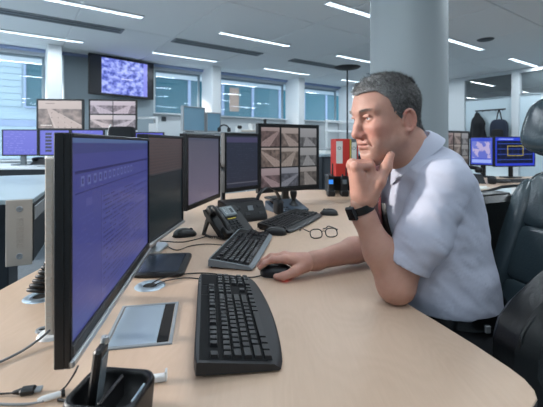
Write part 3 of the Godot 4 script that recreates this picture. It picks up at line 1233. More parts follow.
# ---------------------------------------------------------------- keyboards
const ROWS := [
	[0.0, 4.6, [[0, 1], [2, 1], [3, 1], [4, 1], [5, 1], [6.5, 1], [7.5, 1], [8.5, 1], [9.5, 1], [11, 1], [12, 1], [13, 1], [14, 1], [15.4, 1], [16.4, 1], [17.4, 1]]],
	[0.0, 3.3, [[0, 1], [1, 1], [2, 1], [3, 1], [4, 1], [5, 1], [6, 1], [7, 1], [8, 1], [9, 1], [10, 1], [11, 1], [12, 1], [13, 2], [15.4, 1], [16.4, 1], [17.4, 1], [18.8, 1], [19.8, 1], [20.8, 1], [21.8, 1]]],
	[0.0, 2.3, [[0, 1.5], [1.5, 1], [2.5, 1], [3.5, 1], [4.5, 1], [5.5, 1], [6.5, 1], [7.5, 1], [8.5, 1], [9.5, 1], [10.5, 1], [11.5, 1], [12.5, 1], [13.5, 1.5], [15.4, 1], [16.4, 1], [17.4, 1], [18.8, 1], [19.8, 1], [20.8, 1], [21.8, 1]]],
	[0.0, 1.3, [[0, 1.75], [1.75, 1], [2.75, 1], [3.75, 1], [4.75, 1], [5.75, 1], [6.75, 1], [7.75, 1], [8.75, 1], [9.75, 1], [10.75, 1], [11.75, 1], [12.75, 2.25], [18.8, 1], [19.8, 1], [20.8, 1]]],
	[0.0, 0.3, [[0, 2.25], [2.25, 1], [3.25, 1], [4.25, 1], [5.25, 1], [6.25, 1], [7.25, 1], [8.25, 1], [9.25, 1], [10.25, 1], [11.25, 1], [12.25, 2.75], [16.4, 1], [18.8, 1], [19.8, 1], [20.8, 1], [21.8, 1]]],
	[0.0, -0.7, [[0, 1.25], [1.25, 1.25], [2.5, 1.25], [3.75, 6.25], [10, 1.25], [11.25, 1.25], [12.5, 1.25], [13.75, 1.25], [15.4, 1], [16.4, 1], [17.4, 1], [18.8, 2], [20.8, 1], [21.8, 1]]],
]

# c: middle of the keyboard on the desk (x, z); dir: from its left end to its right end
func keyboard(label: String, c: Vector2, dir: Vector2, w: float, d: float, body: Material, deck: Material, keys: Material, bulge: float, single: bool) -> void:
	var X := Vector3(dir.x, 0, dir.y).normalized()
	var th := thing("keyboard", label, "keyboard", Transform3D(Basis(X, Vector3.UP, X.cross(Vector3.UP)), Vector3(c.x, DESK, c.y)), "keyboards on the desk")
	var hb := 0.034
	var hf := 0.014
	var slope := (hb - hf) / d
	var n := 20
	var pts := []
	for k in n + 1:
		var s := -1.0 + 2.0 * k / n
		var rnd := 1.0 - pow(absf(s), 14.0) * 0.06
		var zf := d * 0.5 * rnd + bulge * (1.0 - s * s)
		var zb := -d * 0.5 * rnd
		var x := s * w * 0.5
		var ring := []
		for p in [[zb, 0.010], [zb + 0.001, hb - 0.003], [zb + 0.004, hb], [d * 0.5 - 0.018, hf + slope * 0.018], [zf - 0.008, hf - 0.002], [zf - 0.001, hf - 0.006], [zf, 0.006], [zf - 0.004, 0.003]]:
			ring.append(Vector3(x, p[1], p[0]))
		pts.append(ring)
	var mb := MB.new()
	mb.grid(pts, false, true)
	for e in [0, n]:
		mb.face(pts[e], Vector3.RIGHT * (-1 if e == 0 else 1))
	part(th, "case", mb, body)
	# deck under the keys
	var tilt := Basis(Vector3.RIGHT, atan(slope))
	var top := func(x: float, z: float) -> Vector3: return Vector3(x, hf + slope * (d * 0.5 - z), z)
	var U := 0.0193 * w / 0.458
	var x0 := -w * 0.5 + 0.011 * w / 0.458
	var zc := 0.0 + (0.155 - d) * 0.1
	var uz := 0.0193
	if deck:
		mb = MB.new()
		for g in [[-0.1, 15.1], [15.3, 18.5], [18.7, 22.9]]:
			mb.box(top.call(x0 + U * (g[0] + g[1]) * 0.5, zc - 0.034 + 0.026) + Vector3(0, 0.0006, 0), Vector3(U * (g[1] - g[0]), 0.0012, uz * 6.7), 0.0004, tilt)
		part(th, "key_bed", mb, M.brush_black)
	var shapes := {}
	var joined := MB.new()
	for row in ROWS:
		for kk in row[2]:
			var kw: float = kk[1]
			var x: float = x0 + U * (kk[0] + kw * 0.5)
			var z: float = zc + 0.0325 - uz * row[1] + 0.012
			var pos: Vector3 = top.call(x, z)
			if single:
				if not shapes.has(kw):
					var km := MB.new()
					km.frustum(Vector3.ZERO, U * kw - 0.0026, uz - 0.0028, 0.008, U * kw - 0.0062, uz - 0.0066, -0.0008)
					shapes[kw] = km.done()
				part(th, "key", shapes[kw], keys, Transform3D(tilt, pos))
			else:
				joined.frustum(pos, U * kw - 0.0026, uz - 0.0028, 0.007, U * kw - 0.0062, uz - 0.0066, -0.0008, tilt)
	if not single:
		part(th, "keys", joined, keys).set_meta("kind", "stuff")
	mb = MB.new()
	for s in [-1, 1]:
		mb.box(Vector3(s * (w * 0.5 - 0.03), 0.0065, -d * 0.5 + 0.012), Vector3(0.03, 0.013, 0.008), 0.002)
		mb.box(Vector3(s * (w * 0.5 - 0.03), 0.002, d * 0.5 - 0.02), Vector3(0.03, 0.004, 0.01), 0.001)
	part(th, "feet", mb, M.plastic_black)
	mb = MB.new()
	for k in 3:
		mb.box(top.call(x0 + U * (19.3 + k * 1.2), zc - 0.077) + Vector3(0, 0.0008, 0), Vector3(0.006, 0.0012, 0.003), 0.0003, tilt)
	part(th, "status_light", mb, M.plastic_grey)


func mouse(label: String, p: Vector2, yaw: float, lit := false) -> Node3D:   # -z is its front
	var th := thing("computer_mouse", label, "mouse", rot(yaw, Vector3(p.x, DESK, p.y)), "mice on the desk")
	var pts := []
	for k in 15:
		var s := -1.0 + 2.0 * k / 14
		var half := 0.031 * pow(maxf(1.0 - pow(absf(s), 3.2), 0.0), 0.5) * (0.94 + 0.08 * s)
		var hh := 0.037 * pow(maxf(1.0 - pow(absf(s * 0.98 + 0.02), 2.4), 0.0), 0.55) * (1.0 + 0.12 * s)
		var ring := []
		for j in 17:
			var an := PI * j / 16
			ring.append(Vector3(cos(an) * half, 0.002 + pow(sin(an), 0.7) * hh, s * 0.056))
		pts.append(ring)
	var mb := MB.new()
	mb.grid(pts)
	part(th, "shell", mb, M.plastic_black)
	mb = MB.new()
	mb.prism(oval(0.05, 0.1, 0.024), 0.0, 0.004)
	part(th, "sole", mb, M.plastic_grey)
	mb = MB.new()
	mb.lathe(Vector3(0, 0.0285, -0.03), [Vector2(0.001, -0.004), Vector2(0.009, -0.004), Vector2(0.0095, 0), Vector2(0.009, 0.004), Vector2(0.001, 0.004)], 16, Basis(Vector3.BACK, PI / 2))
	part(th, "scroll_wheel", mb, M.plastic_dark)
	mb = MB.new()
	mb.box(Vector3(0, 0.032, -0.012), Vector3(0.0016, 0.006, 0.02))
	part(th, "button_gap", mb, M.plastic_gloss)
	if lit:
		mb = MB.new()
		mb.box(Vector3(-0.0285, 0.006, 0.03), Vector3(0.004, 0.005, 0.016), 0.001)
		part(th, "red_light", mb, M.red_led)
	return th


func cable(called: String, label: String, pts: Array, r: float, m: Material, group := "desk cables") -> void:
	var mb := MB.new()
	mb.tube(spline(pts, 6), r, 8)
	solo(called, label, "cable", mb, m, Transform3D(), group)


func grommet(label: String, p: Vector3, r: float, ring: Material) -> void:
	var th := thing("cable_grommet", label, "grommet", Transform3D(Basis(), p), "desk grommets")
	var mb := MB.new()
	mb.lathe(Vector3.ZERO, [Vector2(r * 0.45, 0.001), Vector2(r * 0.5, 0.004), Vector2(r * 0.9, 0.004), Vector2(r, 0.0)], 28)
	part(th, "rim", mb, ring)
	mb = MB.new()
	mb.lathe(Vector3.ZERO, [Vector2(0.0005, 0.0012), Vector2(r * 0.5, 0.0012)], 20)
	part(th, "hole", mb, M.brush_black)


func build_desk_items() -> void:
	keyboard("black full-size keyboard in front, with a bulging front edge", Vector2(-0.1, -0.896), Vector2(-0.081, -0.45), 0.458, 0.168, M.plastic_dark, M.plastic_black, M.key_black, 0.018, true)
	keyboard("grey-framed keyboard with black keys, behind the front black one", Vector2(-0.108, -1.465), Vector2(0.068, -0.46), 0.462, 0.165, M.plastic_grey, M.plastic_black, M.key_black, 0.002, true)
	keyboard("far black keyboard under the nine-picture screen", Vector2(0.115, -1.99), Vector2(0.21, -0.41), 0.47, 0.19, M.plastic_black, M.plastic_gloss, M.key_black, 0.01, false)
	mouse("black mouse under the man's hand with a red glow at its side", Vector2(0.018, -1.185), 82.0, true)
	mouse("black mouse lying between the grey keyboard and the spectacles", Vector2(0.018, -1.73), 78.0)
	mouse("small far black mouse beside the far keyboard", Vector2(0.35, -2.2), 74.0)
	# graphics pad
	var th := thing("tablet", "flat black tablet with a dark blue face under the second monitor", "tablet", rot(5.0, Vector3(-0.376, DESK, -1.275)))
	var mb := MB.new()
	mb.prism(oval(0.165, 0.225, 0.02), 0.001, 0.014, 0.003)
	part(th, "case", mb, M.plastic_black)
	mb = MB.new()
	mb.prism(oval(0.135, 0.19, 0.006), 0.0138, 0.0148, 0.0004, Vector3(-0.006, 0, 0))
	part(th, "face", mb, mat("tablet_face", c8(40, 48, 60), 0.25))
	# cable hatch let into the desk
	th = thing("cable_hatch", "blue-grey aluminium cable hatch with a black brush slot set in the desk", "cable hatch", Transform3D(Basis(Vector3(0.144, 0, -0.012).normalized(), Vector3.UP, Vector3(0.012, 0, 0.144).normalized()).rotated(Vector3.UP, 0.1), Vector3(-0.303, DESK, -0.868)))
	mb = MB.new()
	for s in [-1, 1]:
		mb.box(Vector3(s * 0.068, 0.001, 0), Vector3(0.008, 0.005, 0.208), 0.001)
		mb.box(Vector3(0, 0.001, s * 0.1), Vector3(0.128, 0.005, 0.008), 0.001)
	part(th, "frame", mb, M.slot_grey)
	mb = MB.new()
	mb.box(Vector3(-0.012, 0.0008, 0), Vector3(0.1, 0.004, 0.19), 0.001)
	part(th, "flap", mb, M.aluminium)
	mb = MB.new()
	mb.box(Vector3(0.0505, 0.001, -0.002), Vector3(0.024, 0.003, 0.186), 0.001)
	part(th, "brush", mb, M.brush_black)
	# radio in its charging cup, close in front
	th = thing("radio_charger", "black desk charging cup in front of the close violet monitor", "charger", rot(-6.0, Vector3(-0.247, DESK, -0.560)))
	mb = MB.new()
	var cup := []
	for lv in [[0.0, 0.0], [0.004, 0.003], [0.05, 0.006], [0.056, 0.004]]:
		var ring := []
		for p in oval(0.1 + lv[1] * 2, 0.085 + lv[1] * 2, 0.022, 6):
			ring.append(Vector3(p.x, lv[0], p.y))
		cup.append(ring)
	for lv in [[0.056, 0.0], [0.05, -0.003], [0.02, -0.007], [0.018, -0.035]]:
		var ring := []
		for p in oval(0.1 + lv[1] * 2, 0.085 + lv[1] * 2, maxf(0.022 + lv[1] * 0.5, 0.004), 6):
			ring.append(Vector3(p.x, lv[0], p.y))
		cup.append(ring)
	mb.grid(cup, false, true)
	part(th, "cup", mb, M.plastic_black)
	mb = MB.new()
	mb.box(Vector3(0.0, 0.036, 0.0), Vector3(0.006, 0.036, 0.068), 0.002)
	part(th, "cup_divider", mb, M.plastic_black)
	mb = MB.new()
	mb.box(Vector3(0.044, 0.046, 0.0), Vector3(0.004, 0.012, 0.04), 0.001)
	part(th, "contact_strip", mb, M.aluminium)
	th = thing("handset_radio", "slim black handset standing upright in the charging cup", "radio", rot(4.0, Vector3(-0.276, DESK + 0.018, -0.562)))
	var lean := Basis(Vector3.BACK, deg_to_rad(-7.0))
	mb = MB.new()
	mb.box(lean * Vector3(0, 0.05, 0), Vector3(0.013, 0.1, 0.034), 0.004, lean)
	part(th, "body", mb, M.plastic_black)
	mb = MB.new()
	mb.box(lean * Vector3(0.0075, 0.05, 0), Vector3(0.002, 0.074, 0.026), 0.0006, lean)
	part(th, "battery_plate", mb, M.plastic_grey)
	mb = MB.new()
	mb.lathe(lean * Vector3(0, 0.098, -0.012), [Vector2(0.006, 0), Vector2(0.006, 0.008), Vector2(0.0055, 0.01), Vector2(0.001, 0.01)], 14, lean)
	part(th, "knob", mb, M.silver)
	# white plug lying behind the cup
	th = thing("charger_plug", "white plug lying beside the black charging cup", "plug", rot(12.0, on_desk(158, 378, 0.006)))
	mb = MB.new()
	mb.box(Vector3(0, 0, 0), Vector3(0.026, 0.012, 0.012), 0.002)
	part(th, "body", mb, M.white_plastic)
	mb = MB.new()
	mb.box(Vector3(0.014, 0.004, 0), Vector3(0.004, 0.018, 0.014), 0.001)
	part(th, "flange", mb, M.white_plastic)
	# usb plug and its cables
	th = thing("usb_plug", "loose black USB plug lying in the near corner of the desk", "plug", Transform3D(Basis(Vector3.UP, deg_to_rad(14.0)), on_desk(24, 391, 0.006)))
	mb = MB.new()
	mb.box(Vector3(0.006, 0, 0), Vector3(0.024, 0.011, 0.016), 0.003)
	mb.lathe(Vector3(-0.005, 0, 0), [Vector2(0.002, 0), Vector2(0.0055, 0), Vector2(0.004, 0.006), Vector2(0.003, 0.011), Vector2(0.0018, 0.013)], 12, Basis(Vector3.BACK, PI / 2))
	part(th, "grip", mb, M.plastic_black)
	mb = MB.new()
	mb.box(Vector3(0.0225, 0, 0), Vector3(0.011, 0.0045, 0.012), 0.0006)
	part(th, "metal_plug", mb, M.slot_grey)
	cable("plug_cable", "thin black cable running to the loose USB plug", [on_desk(-30, 397, 0.002), on_desk(-8, 394.5, 0.003), on_desk(13, 393, 0.005)], 0.0016, M.cable_black)
	th = thing("cable_coupler", "clear cable coupler joining two leads by the charging cup", "connector", Transform3D(Basis(Vector3.UP, deg_to_rad(30.0)), on_desk(50, 397, 0.006)))
	mb = MB.new()
	mb.tube(PackedVector3Array([Vector3(-0.018, 0, 0), Vector3(-0.012, 0, 0), Vector3(0.012, 0, 0), Vector3(0.016, 0, 0)]), 0.005, 12, [0.003, 0.005, 0.005, 0.0045])
	part(th, "sleeve", mb, M.white_plastic)
	mb = MB.new()
	mb.tube(PackedVector3Array([Vector3(0.0165, 0, 0), Vector3(0.022, 0, 0)]), 0.0055, 12)
	part(th, "collar", mb, M.plastic_black)
	cable("coupler_cable", "grey-blue lead lying along the near desk corner to the coupler", [on_desk(-30, 400, 0.002), on_desk(0, 404, 0.002), on_desk(28, 404, 0.003), on_desk(44, 401, 0.005)], 0.002, M.cable_grey)
	cable("charger_cable", "dark lead hanging from the close monitor down to the coupler", [at(78, 366, 0.60), at(74, 374, 0.59), on_desk(66, 386, 0.006), on_desk(57, 394, 0.006)], 0.0016, M.cable_black)
	cable("cup_lead", "short black lead from the coupler into the charging cup", [on_desk(58, 399.5, 0.004), on_desk(64, 400.5, 0.004), on_desk(71, 400, 0.006), on_desk(80, 398, 0.01)], 0.0024, M.cable_black)
	cable("post_cable", "grey cable sweeping from the foot of the white post to the picture edge", [on_desk(-26, 375, 0.004), on_desk(0, 362, 0.004), on_desk(22, 351, 0.006), on_desk(42, 337, 0.012), on_desk(58, 322, 0.02), on_desk(78, 300, 0.03)], 0.0026, M.cable_grey)
	# coil of black cable rising through a grommet behind the close monitor
	grommet("pale grommet ring from which the black coiled cable rises", on_desk(41, 297), 0.045, M.aluminium)
	var coil := PackedVector3Array()
	var c0 := on_desk(40, 296, 0.006)
	var c1 := at(56, 262, 1.02)
	for k in 150:
		var s := k / 149.0
		var an := TAU * 8.0 * s
		var r := lerpf(0.03, 0.014, s)
		coil.append(c0.lerp(c1, s) + Vector3(cos(an) * r, 0.012 * sin(an) + 0.012, sin(an) * r))
	mb = MB.new()
	mb.tube(coil, 0.0055, 7)
	solo("coiled_cable", "thick black spiral cable bunched behind the close monitor", "cable", mb, M.cable_black, Transform3D(), "desk cables")
	grommet("small dark round hole in the desk near the white post", on_desk(42.5, 330.5), 0.015, M.slot_grey)
	grommet("aluminium grommet with cables near the black tablet", on_desk(150, 286), 0.045, M.aluminium)
	cable("mouse_cable", "black mouse lead looping over the desk from the grommet to the mouse", [on_desk(148, 286, 0.006), on_desk(160, 279, 0.012), on_desk(180, 274.5, 0.006), on_desk(203, 273, 0.003), on_desk(225, 275, 0.003), on_desk(243, 277, 0.003), on_desk(254, 277, 0.003), on_desk(263, 275, 0.006)], 0.002, M.cable_black)
	cable("keyboard_cable", "black lead running from the grommet under the front keyboard", [on_desk(150, 287, 0.006), on_desk(165, 281, 0.008), on_desk(184, 278, 0.004), on_desk(200, 279, 0.003), on_desk(214, 283, 0.004)], 0.002, M.cable_black)
	cable("thin_cable", "thin black lead crossing the desk between tablet and grey keyboard", [on_desk(162, 243, 0.003), on_desk(176, 250, 0.003), on_desk(190, 246, 0.003), on_desk(206, 244, 0.003), on_desk(222, 245, 0.003)], 0.002, M.cable_black)
	cable("phone_cable", "black lead leading from the desk phone to the second monitor", [on_desk(160, 241, 0.003), on_desk(182, 242, 0.003), on_desk(197, 239, 0.003), on_desk(207, 236, 0.004)], 0.0022, M.cable_black)
	mouse("black mouse tucked below the third monitor beside the desk phone", Vector2(-0.405, -1.69), -70.0)
	desk_phone()
	# radio console and headset below the fourth monitor
	th = thing("radio_console", "black radio console with a small pale display below the fourth monitor", "radio", Transform3D(Basis(Vector3.UP, deg_to_rad(30.0)).scaled(Vector3.ONE * 1.2), Vector3(-0.17, DESK, -2.08)))
	mb = MB.new()
	var tl := Basis(Vector3.RIGHT, deg_to_rad(28.0))
	mb.prism(PackedVector2Array([Vector2(0.075, 0.0), Vector2(0.075, 0.02), Vector2(0.03, 0.085), Vector2(-0.06, 0.09), Vector2(-0.07, 0.0)]), -0.1, 0.1, 0.004, Vector3.ZERO, Basis(Vector3(0, 0, 1), Vector3(1, 0, 0), Vector3(0, 1, 0)))
	part(th, "case", mb, M.plastic_black)
	var nf := Vector3(0, 0.045, 0.065).normalized()
	var fb := Basis(Vector3.RIGHT, Vector3.RIGHT.cross(nf) * -1.0, nf)
	mb = MB.new()
	mb.box(Vector3(0.02, 0.058, 0.05) + nf * 0.001, Vector3(0.028, 0.026, 0.003), 0.001, fb)
	part(th, "display", mb, M.plastic_grey)
	for r in 2:
		for k in 5:
			mb = MB.new()
			mb.box(Vector3(-0.075 + k * 0.036, 0.034 + r * 0.03, 0.0665 - r * 0.0208) + nf * 0.001, Vector3(0.024, 0.014, 0.004), 0.001, fb)
			if not (k == 2 and r == 1 or k == 3):
				part(th, "button", mb, M.plastic_dark)
	th = thing("headset", "black headset with a wide band standing beside the radio console", "headset", Transform3D(Basis(Vector3.UP, deg_to_rad(35.0)).scaled(Vector3.ONE * 1.25), Vector3(-0.02, DESK, -2.17)))
	mb = MB.new()
	var arc := []
	for k in 17:
		var an := PI * k / 16.0
		var row := []
		for j in [[-0.012, 0.003], [0.012, 0.003], [0.012, -0.002], [-0.012, -0.002]]:
			row.append(Vector3(cos(an) * (0.068 + j[1]), 0.05 + sin(an) * (0.085 + j[1]), j[0]))
		arc.append(row)
	mb.grid(arc, false, true)
	part(th, "headband", mb, M.plastic_black)
	for s in [-1, 1]:
		mb = MB.new()
		mb.pillow(Vector3(s * 0.06, 0.037, 0), Vector3(0.016, 0.036, 0.032), 0.5, 0.7)
		part(th, "ear_cup", mb, M.plastic_dark)
	# camera controller with joystick
	th = thing("joystick_controller", "grey camera controller with a black joystick below the nine-picture screen", "joystick", rot(28.0, Vector3(0.10, DESK, -2.36)))
	mb = MB.new()
	mb.prism(PackedVector2Array([Vector2(0.08, 0.0), Vector2(0.08, 0.012), Vector2(-0.02, 0.04), Vector2(-0.08, 0.06), Vector2(-0.085, 0.0)]), -0.12, 0.12, 0.004, Vector3.ZERO, Basis(Vector3(0, 0, 1), Vector3(1, 0, 0), Vector3(0, 1, 0)))
	part(th, "case", mb, mat("slate_plastic", c8(58, 72, 86), 0.4))
	mb = MB.new()
	mb.box(Vector3(-0.05, 0.052, -0.045), Vector3(0.09, 0.006, 0.04), 0.002, Basis(Vector3.RIGHT, 0.3))
	part(th, "display", mb, M.plastic_gloss)
	for k in 8:
		mb = MB.new()
		mb.box(Vector3(-0.09 + (k % 4) * 0.024, 0.026 + (k / 4) * -0.008, 0.035 + (k / 4) * 0.024), Vector3(0.017, 0.006, 0.014), 0.002, Basis(Vector3.RIGHT, 0.28))
		part(th, "button", mb, M.plastic_dark)
	mb = MB.new()
	mb.lathe(Vector3(0.05, 0.026, 0.0), [Vector2(0.036, 0), Vector2(0.03, 0.012), Vector2(0.018, 0.02), Vector2(0.012, 0.04), Vector2(0.02, 0.062), Vector2(0.024, 0.085), Vector2(0.02, 0.096), Vector2(0.001, 0.098)], 20)
	part(th, "joystick", mb, M.plastic_black)
	# spectacles
	spectacles()
	# riser with ring binders, and the two radios in front of it
	th = thing("desk_riser", "low black riser at the far end of the desk carrying the binders", "shelf", Transform3D(Basis(), Vector3(0.66, DESK, -3.22)))
	mb = MB.new()
	mb.box(Vector3(0, 0.146, 0), Vector3(0.34, 0.016, 0.26), 0.003)
	part(th, "shelf_top", mb, M.plastic_dark)
	for s in [-1, 1]:
		mb = MB.new()
		mb.box(Vector3(s * 0.16, 0.07, 0), Vector3(0.016, 0.138, 0.25), 0.003)
		part(th, "side", mb, M.plastic_dark)
	mb = MB.new()
	mb.box(Vector3(0, 0.07, -0.12), Vector3(0.3, 0.136, 0.012), 0.002)
	part(th, "back_board", mb, M.plastic_dark)
	binder("red ring binder with a white spine label on the black riser", Vector3(0.607, DESK + 0.154, -3.2), 0.118, M.red_card, true)
	binder("grey ring binder with a yellow edge, next to the red one", Vector3(0.705, DESK + 0.154, -3.2), 0.07, M.plastic_grey, false)
	for k in 2:
		th = thing("handheld_radio", ["black two-way radio with a blue display in its charger before the red binder", "smaller black two-way radio closer to the man's hand, in its charger"][k], "radio", Transform3D(Basis(), Vector3(0.487 + k * 0.112, DESK, -2.99)))
		mb = MB.new()
		mb.box(Vector3(0, 0.025, 0), Vector3(0.068, 0.05, 0.07), 0.01)
		part(th, "charger_base", mb, M.plastic_black)
		mb = MB.new()
		mb.box(Vector3(0, 0.095, 0.0), Vector3(0.054, 0.145, 0.038), 0.008)
		part(th, "body", mb, M.plastic_black)
		mb = MB.new()
		mb.box(Vector3(0, 0.12, 0.02), Vector3(0.036, 0.036, 0.003), 0.001)
		part(th, "display", mb, M.blue_led if k == 0 else M.plastic_grey)
		mb = MB.new()
		mb.tube(PackedVector3Array([Vector3(0.016, 0.165, 0), Vector3(0.016, 0.18, 0), Vector3(0.016, 0.27 - k * 0.03, 0)]), 0.007, 10, [0.008, 0.007, 0.005])
		part(th, "antenna", mb, M.plastic_black)
		mb = MB.new()
		mb.lathe(Vector3(-0.014, 0.167, 0), [Vector2(0.008, 0), Vector2(0.007, 0.014), Vector2(0.001, 0.014)], 12)
		part(th, "knob", mb, M.plastic_dark)


func binder(label: String, p: Vector3, w: float, m: Material, tagged: bool) -> void:
	var th := thing("ring_binder", label, "binder", Transform3D(Basis(), p), "ring binders on the riser")
	var mb := MB.new()
	mb.box(Vector3(0, 0.16, 0.1), Vector3(w, 0.32, 0.006), 0.002)
	part(th, "spine", mb, m)
	for s in [-1, 1]:
		mb = MB.new()
		mb.box(Vector3(s * (w * 0.5 - 0.002), 0.16, -0.03), Vector3(0.004, 0.32, 0.256), 0.001)
		part(th, "cover", mb, m if tagged else (M.yellow_card if s < 0 else M.red_card))
	mb = MB.new()
	mb.box(Vector3(0, 0.155, -0.035), Vector3(w - 0.02, 0.297, 0.21))
	part(th, "pages", mb, M.paper)
	mb = MB.new()
	if tagged:
		mb.box(Vector3(-0.028, 0.205, 0.1035), Vector3(0.056, 0.19, 0.001))
	else:
		mb.box(Vector3(0, 0.2, 0.1035), Vector3(w * 0.55, 0.18, 0.001))
	part(th, "spine_label", mb, M.paper)
	if not tagged:
		for s in [-1, 1]:
			mb = MB.new()
			mb.box(Vector3(s * (w * 0.5 - 0.005), 0.16, 0.1033), Vector3(0.01, 0.316, 0.001))
			part(th, "edge_strip", mb, M.yellow_card if s < 0 else M.red_card)
	mb = MB.new()
	mb.lathe(Vector3(-0.028 if tagged else 0.0, 0.24, 0.104), [Vector2(0.009, 0), Vector2(0.012, 0.002), Vector2(0.015, 0.0)], 18, Basis(Vector3.RIGHT, PI / 2))
	part(th, "finger_ring", mb, M.slot_grey)


func spectacles() -> void:
	var th := thing("spectacles", "thin black spectacles lying with their arms open on the desk", "spectacles", Transform3D(Basis(Vector3.UP, deg_to_rad(16.0)).scaled(Vector3.ONE * 1.12), Vector3(0.243, DESK, -1.66)))
	var ti := Basis(Vector3.RIGHT, deg_to_rad(-24.0))
	var rims := MB.new()
	for s in [-1, 1]:
		var loop := PackedVector3Array()
		for k in 25:
			var an := TAU * k / 24
			var px := pow(absf(cos(an)), 0.75) * signf(cos(an)) * 0.026
			var py := pow(absf(sin(an)), 0.75) * signf(sin(an)) * 0.018
			loop.append(ti * Vector3(s * 0.034 + px, 0.02 + py, 0))
		rims.tube(loop, 0.0024, 6)
		var lens := MB.new()
		var fan := []
		for k in 24:
			fan.append(loop[k])
		lens.face(fan, ti * Vector3.BACK)
		part(th, "lens", lens, M.pane)
	var br := PackedVector3Array()
	for k in 7:
		var s := -1.0 + k / 3.0
		br.append(ti * Vector3(s * 0.009, 0.029 - s * s * 0.004, 0.0))
	rims.tube(br, 0.0016, 6)
	part(th, "rims", rims, M.plastic_black)
	for s in [-1, 1]:
		var a := ti * Vector3(s * 0.062, 0.03, 0)
		var mb := MB.new()
		mb.tube(spline([a, a + Vector3(s * 0.003, 0.0, -0.012), a + Vector3(s * 0.002, -0.004, -0.085), Vector3(s * 0.06, 0.012, -0.115), Vector3(s * 0.056, 0.002, -0.14)], 5), 0.0024, 6)
		part(th, "temple", mb, M.plastic_black)


func desk_phone() -> void:
	var th := thing("desk_phone", "black desk telephone with a tilted grey display, between third monitor and grey keyboard", "telephone", Transform3D(Basis(Vector3.UP, deg_to_rad(48.0)).scaled(Vector3.ONE * 0.86), Vector3(-0.222, DESK, -1.735)))
	# wedge body, x across, z towards the user
	var mb := MB.new()
	var side := Basis(Vector3(0, 0, 1), Vector3(1, 0, 0), Vector3(0, 1, 0))
	mb.prism(PackedVector2Array([Vector2(0.10, 0.004), Vector2(0.105, 0.02), Vector2(-0.055, 0.142), Vector2(-0.075, 0.136), Vector2(-0.06, 0.108), Vector2(0.06, 0.01)]), -0.1, 0.125, 0.004, Vector3.ZERO, side)
	part(th, "body", mb, M.plastic_black)
	var nf := Vector3(0, 0.16, 0.122).normalized()
	var upf := Vector3(0, 0.122, -0.16).normalized()
	var fb := Basis(Vector3.RIGHT, upf, nf)
	var fp := func(x: float, s: float, o: float) -> Vector3: return Vector3(x, 0.02, 0.105) + upf * s + nf * o
	mb = MB.new()
	mb.box(fp.call(0.035, 0.155, 0.006), Vector3(0.092, 0.075, 0.014), 0.004, fb)
	part(th, "display_frame", mb, M.plastic_grey)
	mb = MB.new()
	mb.box(fp.call(0.035, 0.155, 0.0135), Vector3(0.07, 0.054, 0.003), 0.001, fb)
	part(th, "display", mb, mat("lcd_grey", c8(148, 158, 160), 0.3))
	mb = MB.new()
	text_bars(mb, fp, fb)
	part(th, "display_text", mb, M.slot_dark).set_meta("kind", "stuff")
	for r in 4:
		for k in 3:
			mb = MB.new()
			mb.box(fp.call(0.005 + k * 0.024, 0.085 - r * 0.018, 0.003), Vector3(0.017, 0.011, 0.006), 0.002, fb)
			part(th, "button", mb, M.plastic_dark)
	mb = MB.new()
	mb.box(fp.call(0.03, 0.105, 0.003), Vector3(0.06, 0.006, 0.004), 0.001, fb)
	part(th, "yellow_strip", mb, M.yellow_card)
	# handset in its cradle
	mb = MB.new()
	mb.tube(spline([fp.call(-0.07, 0.185, 0.022), fp.call(-0.07, 0.165, 0.034), fp.call(-0.07, 0.1, 0.04), fp.call(-0.07, 0.035, 0.034), fp.call(-0.07, 0.015, 0.02)], 5), 0.014, 10)
	mb.pillow(fp.call(-0.07, 0.175, 0.014), Vector3(0.026, 0.03, 0.018), 0.5, 0.6, fb)
	mb.pillow(fp.call(-0.07, 0.02, 0.014), Vector3(0.026, 0.03, 0.018), 0.5, 0.6, fb)
	part(th, "handset", mb, M.plastic_black)
	# wide A-shaped stand
	for x in [-0.09, 0.115]:
		mb = MB.new()
		mb.prism(PackedVector2Array([Vector2(-0.012, 0.115), Vector2(-0.035, 0.125), Vector2(-0.085, 0.0), Vector2(-0.065, 0.0)]), x - 0.008, x + 0.008, 0.002, Vector3.ZERO, side)
		part(th, "stand", mb, M.plastic_black)
	mb = MB.new()
	var cd := PackedVector3Array()
	for k in 90:
		var s := k / 89.0
		var an := TAU * 16.0 * s
		cd.append(Vector3(-0.095 - 0.03 * sin(PI * s), 0.012 + 0.006 * sin(an), lerpf(0.1, -0.06, s) + 0.006 * cos(an)))
	mb.tube(cd, 0.0022, 5)
	part(th, "coiled_cord", mb, M.cable_black)


func text_bars(mb: MB, fp, fb: Basis) -> void:
	for k in 6:
		mb.box(fp.call(0.02 + 0.004 * (k % 3), 0.175 - k * 0.008, 0.0152), Vector3(0.03 - 0.004 * (k % 2), 0.003, 0.0004), 0.0, fb)
	mb.box(fp.call(0.052, 0.152, 0.0152), Vector3(0.02, 0.036, 0.0004), 0.0, fb)


# ---------------------------------------------------------------- the man
var head_xf := Transform3D()

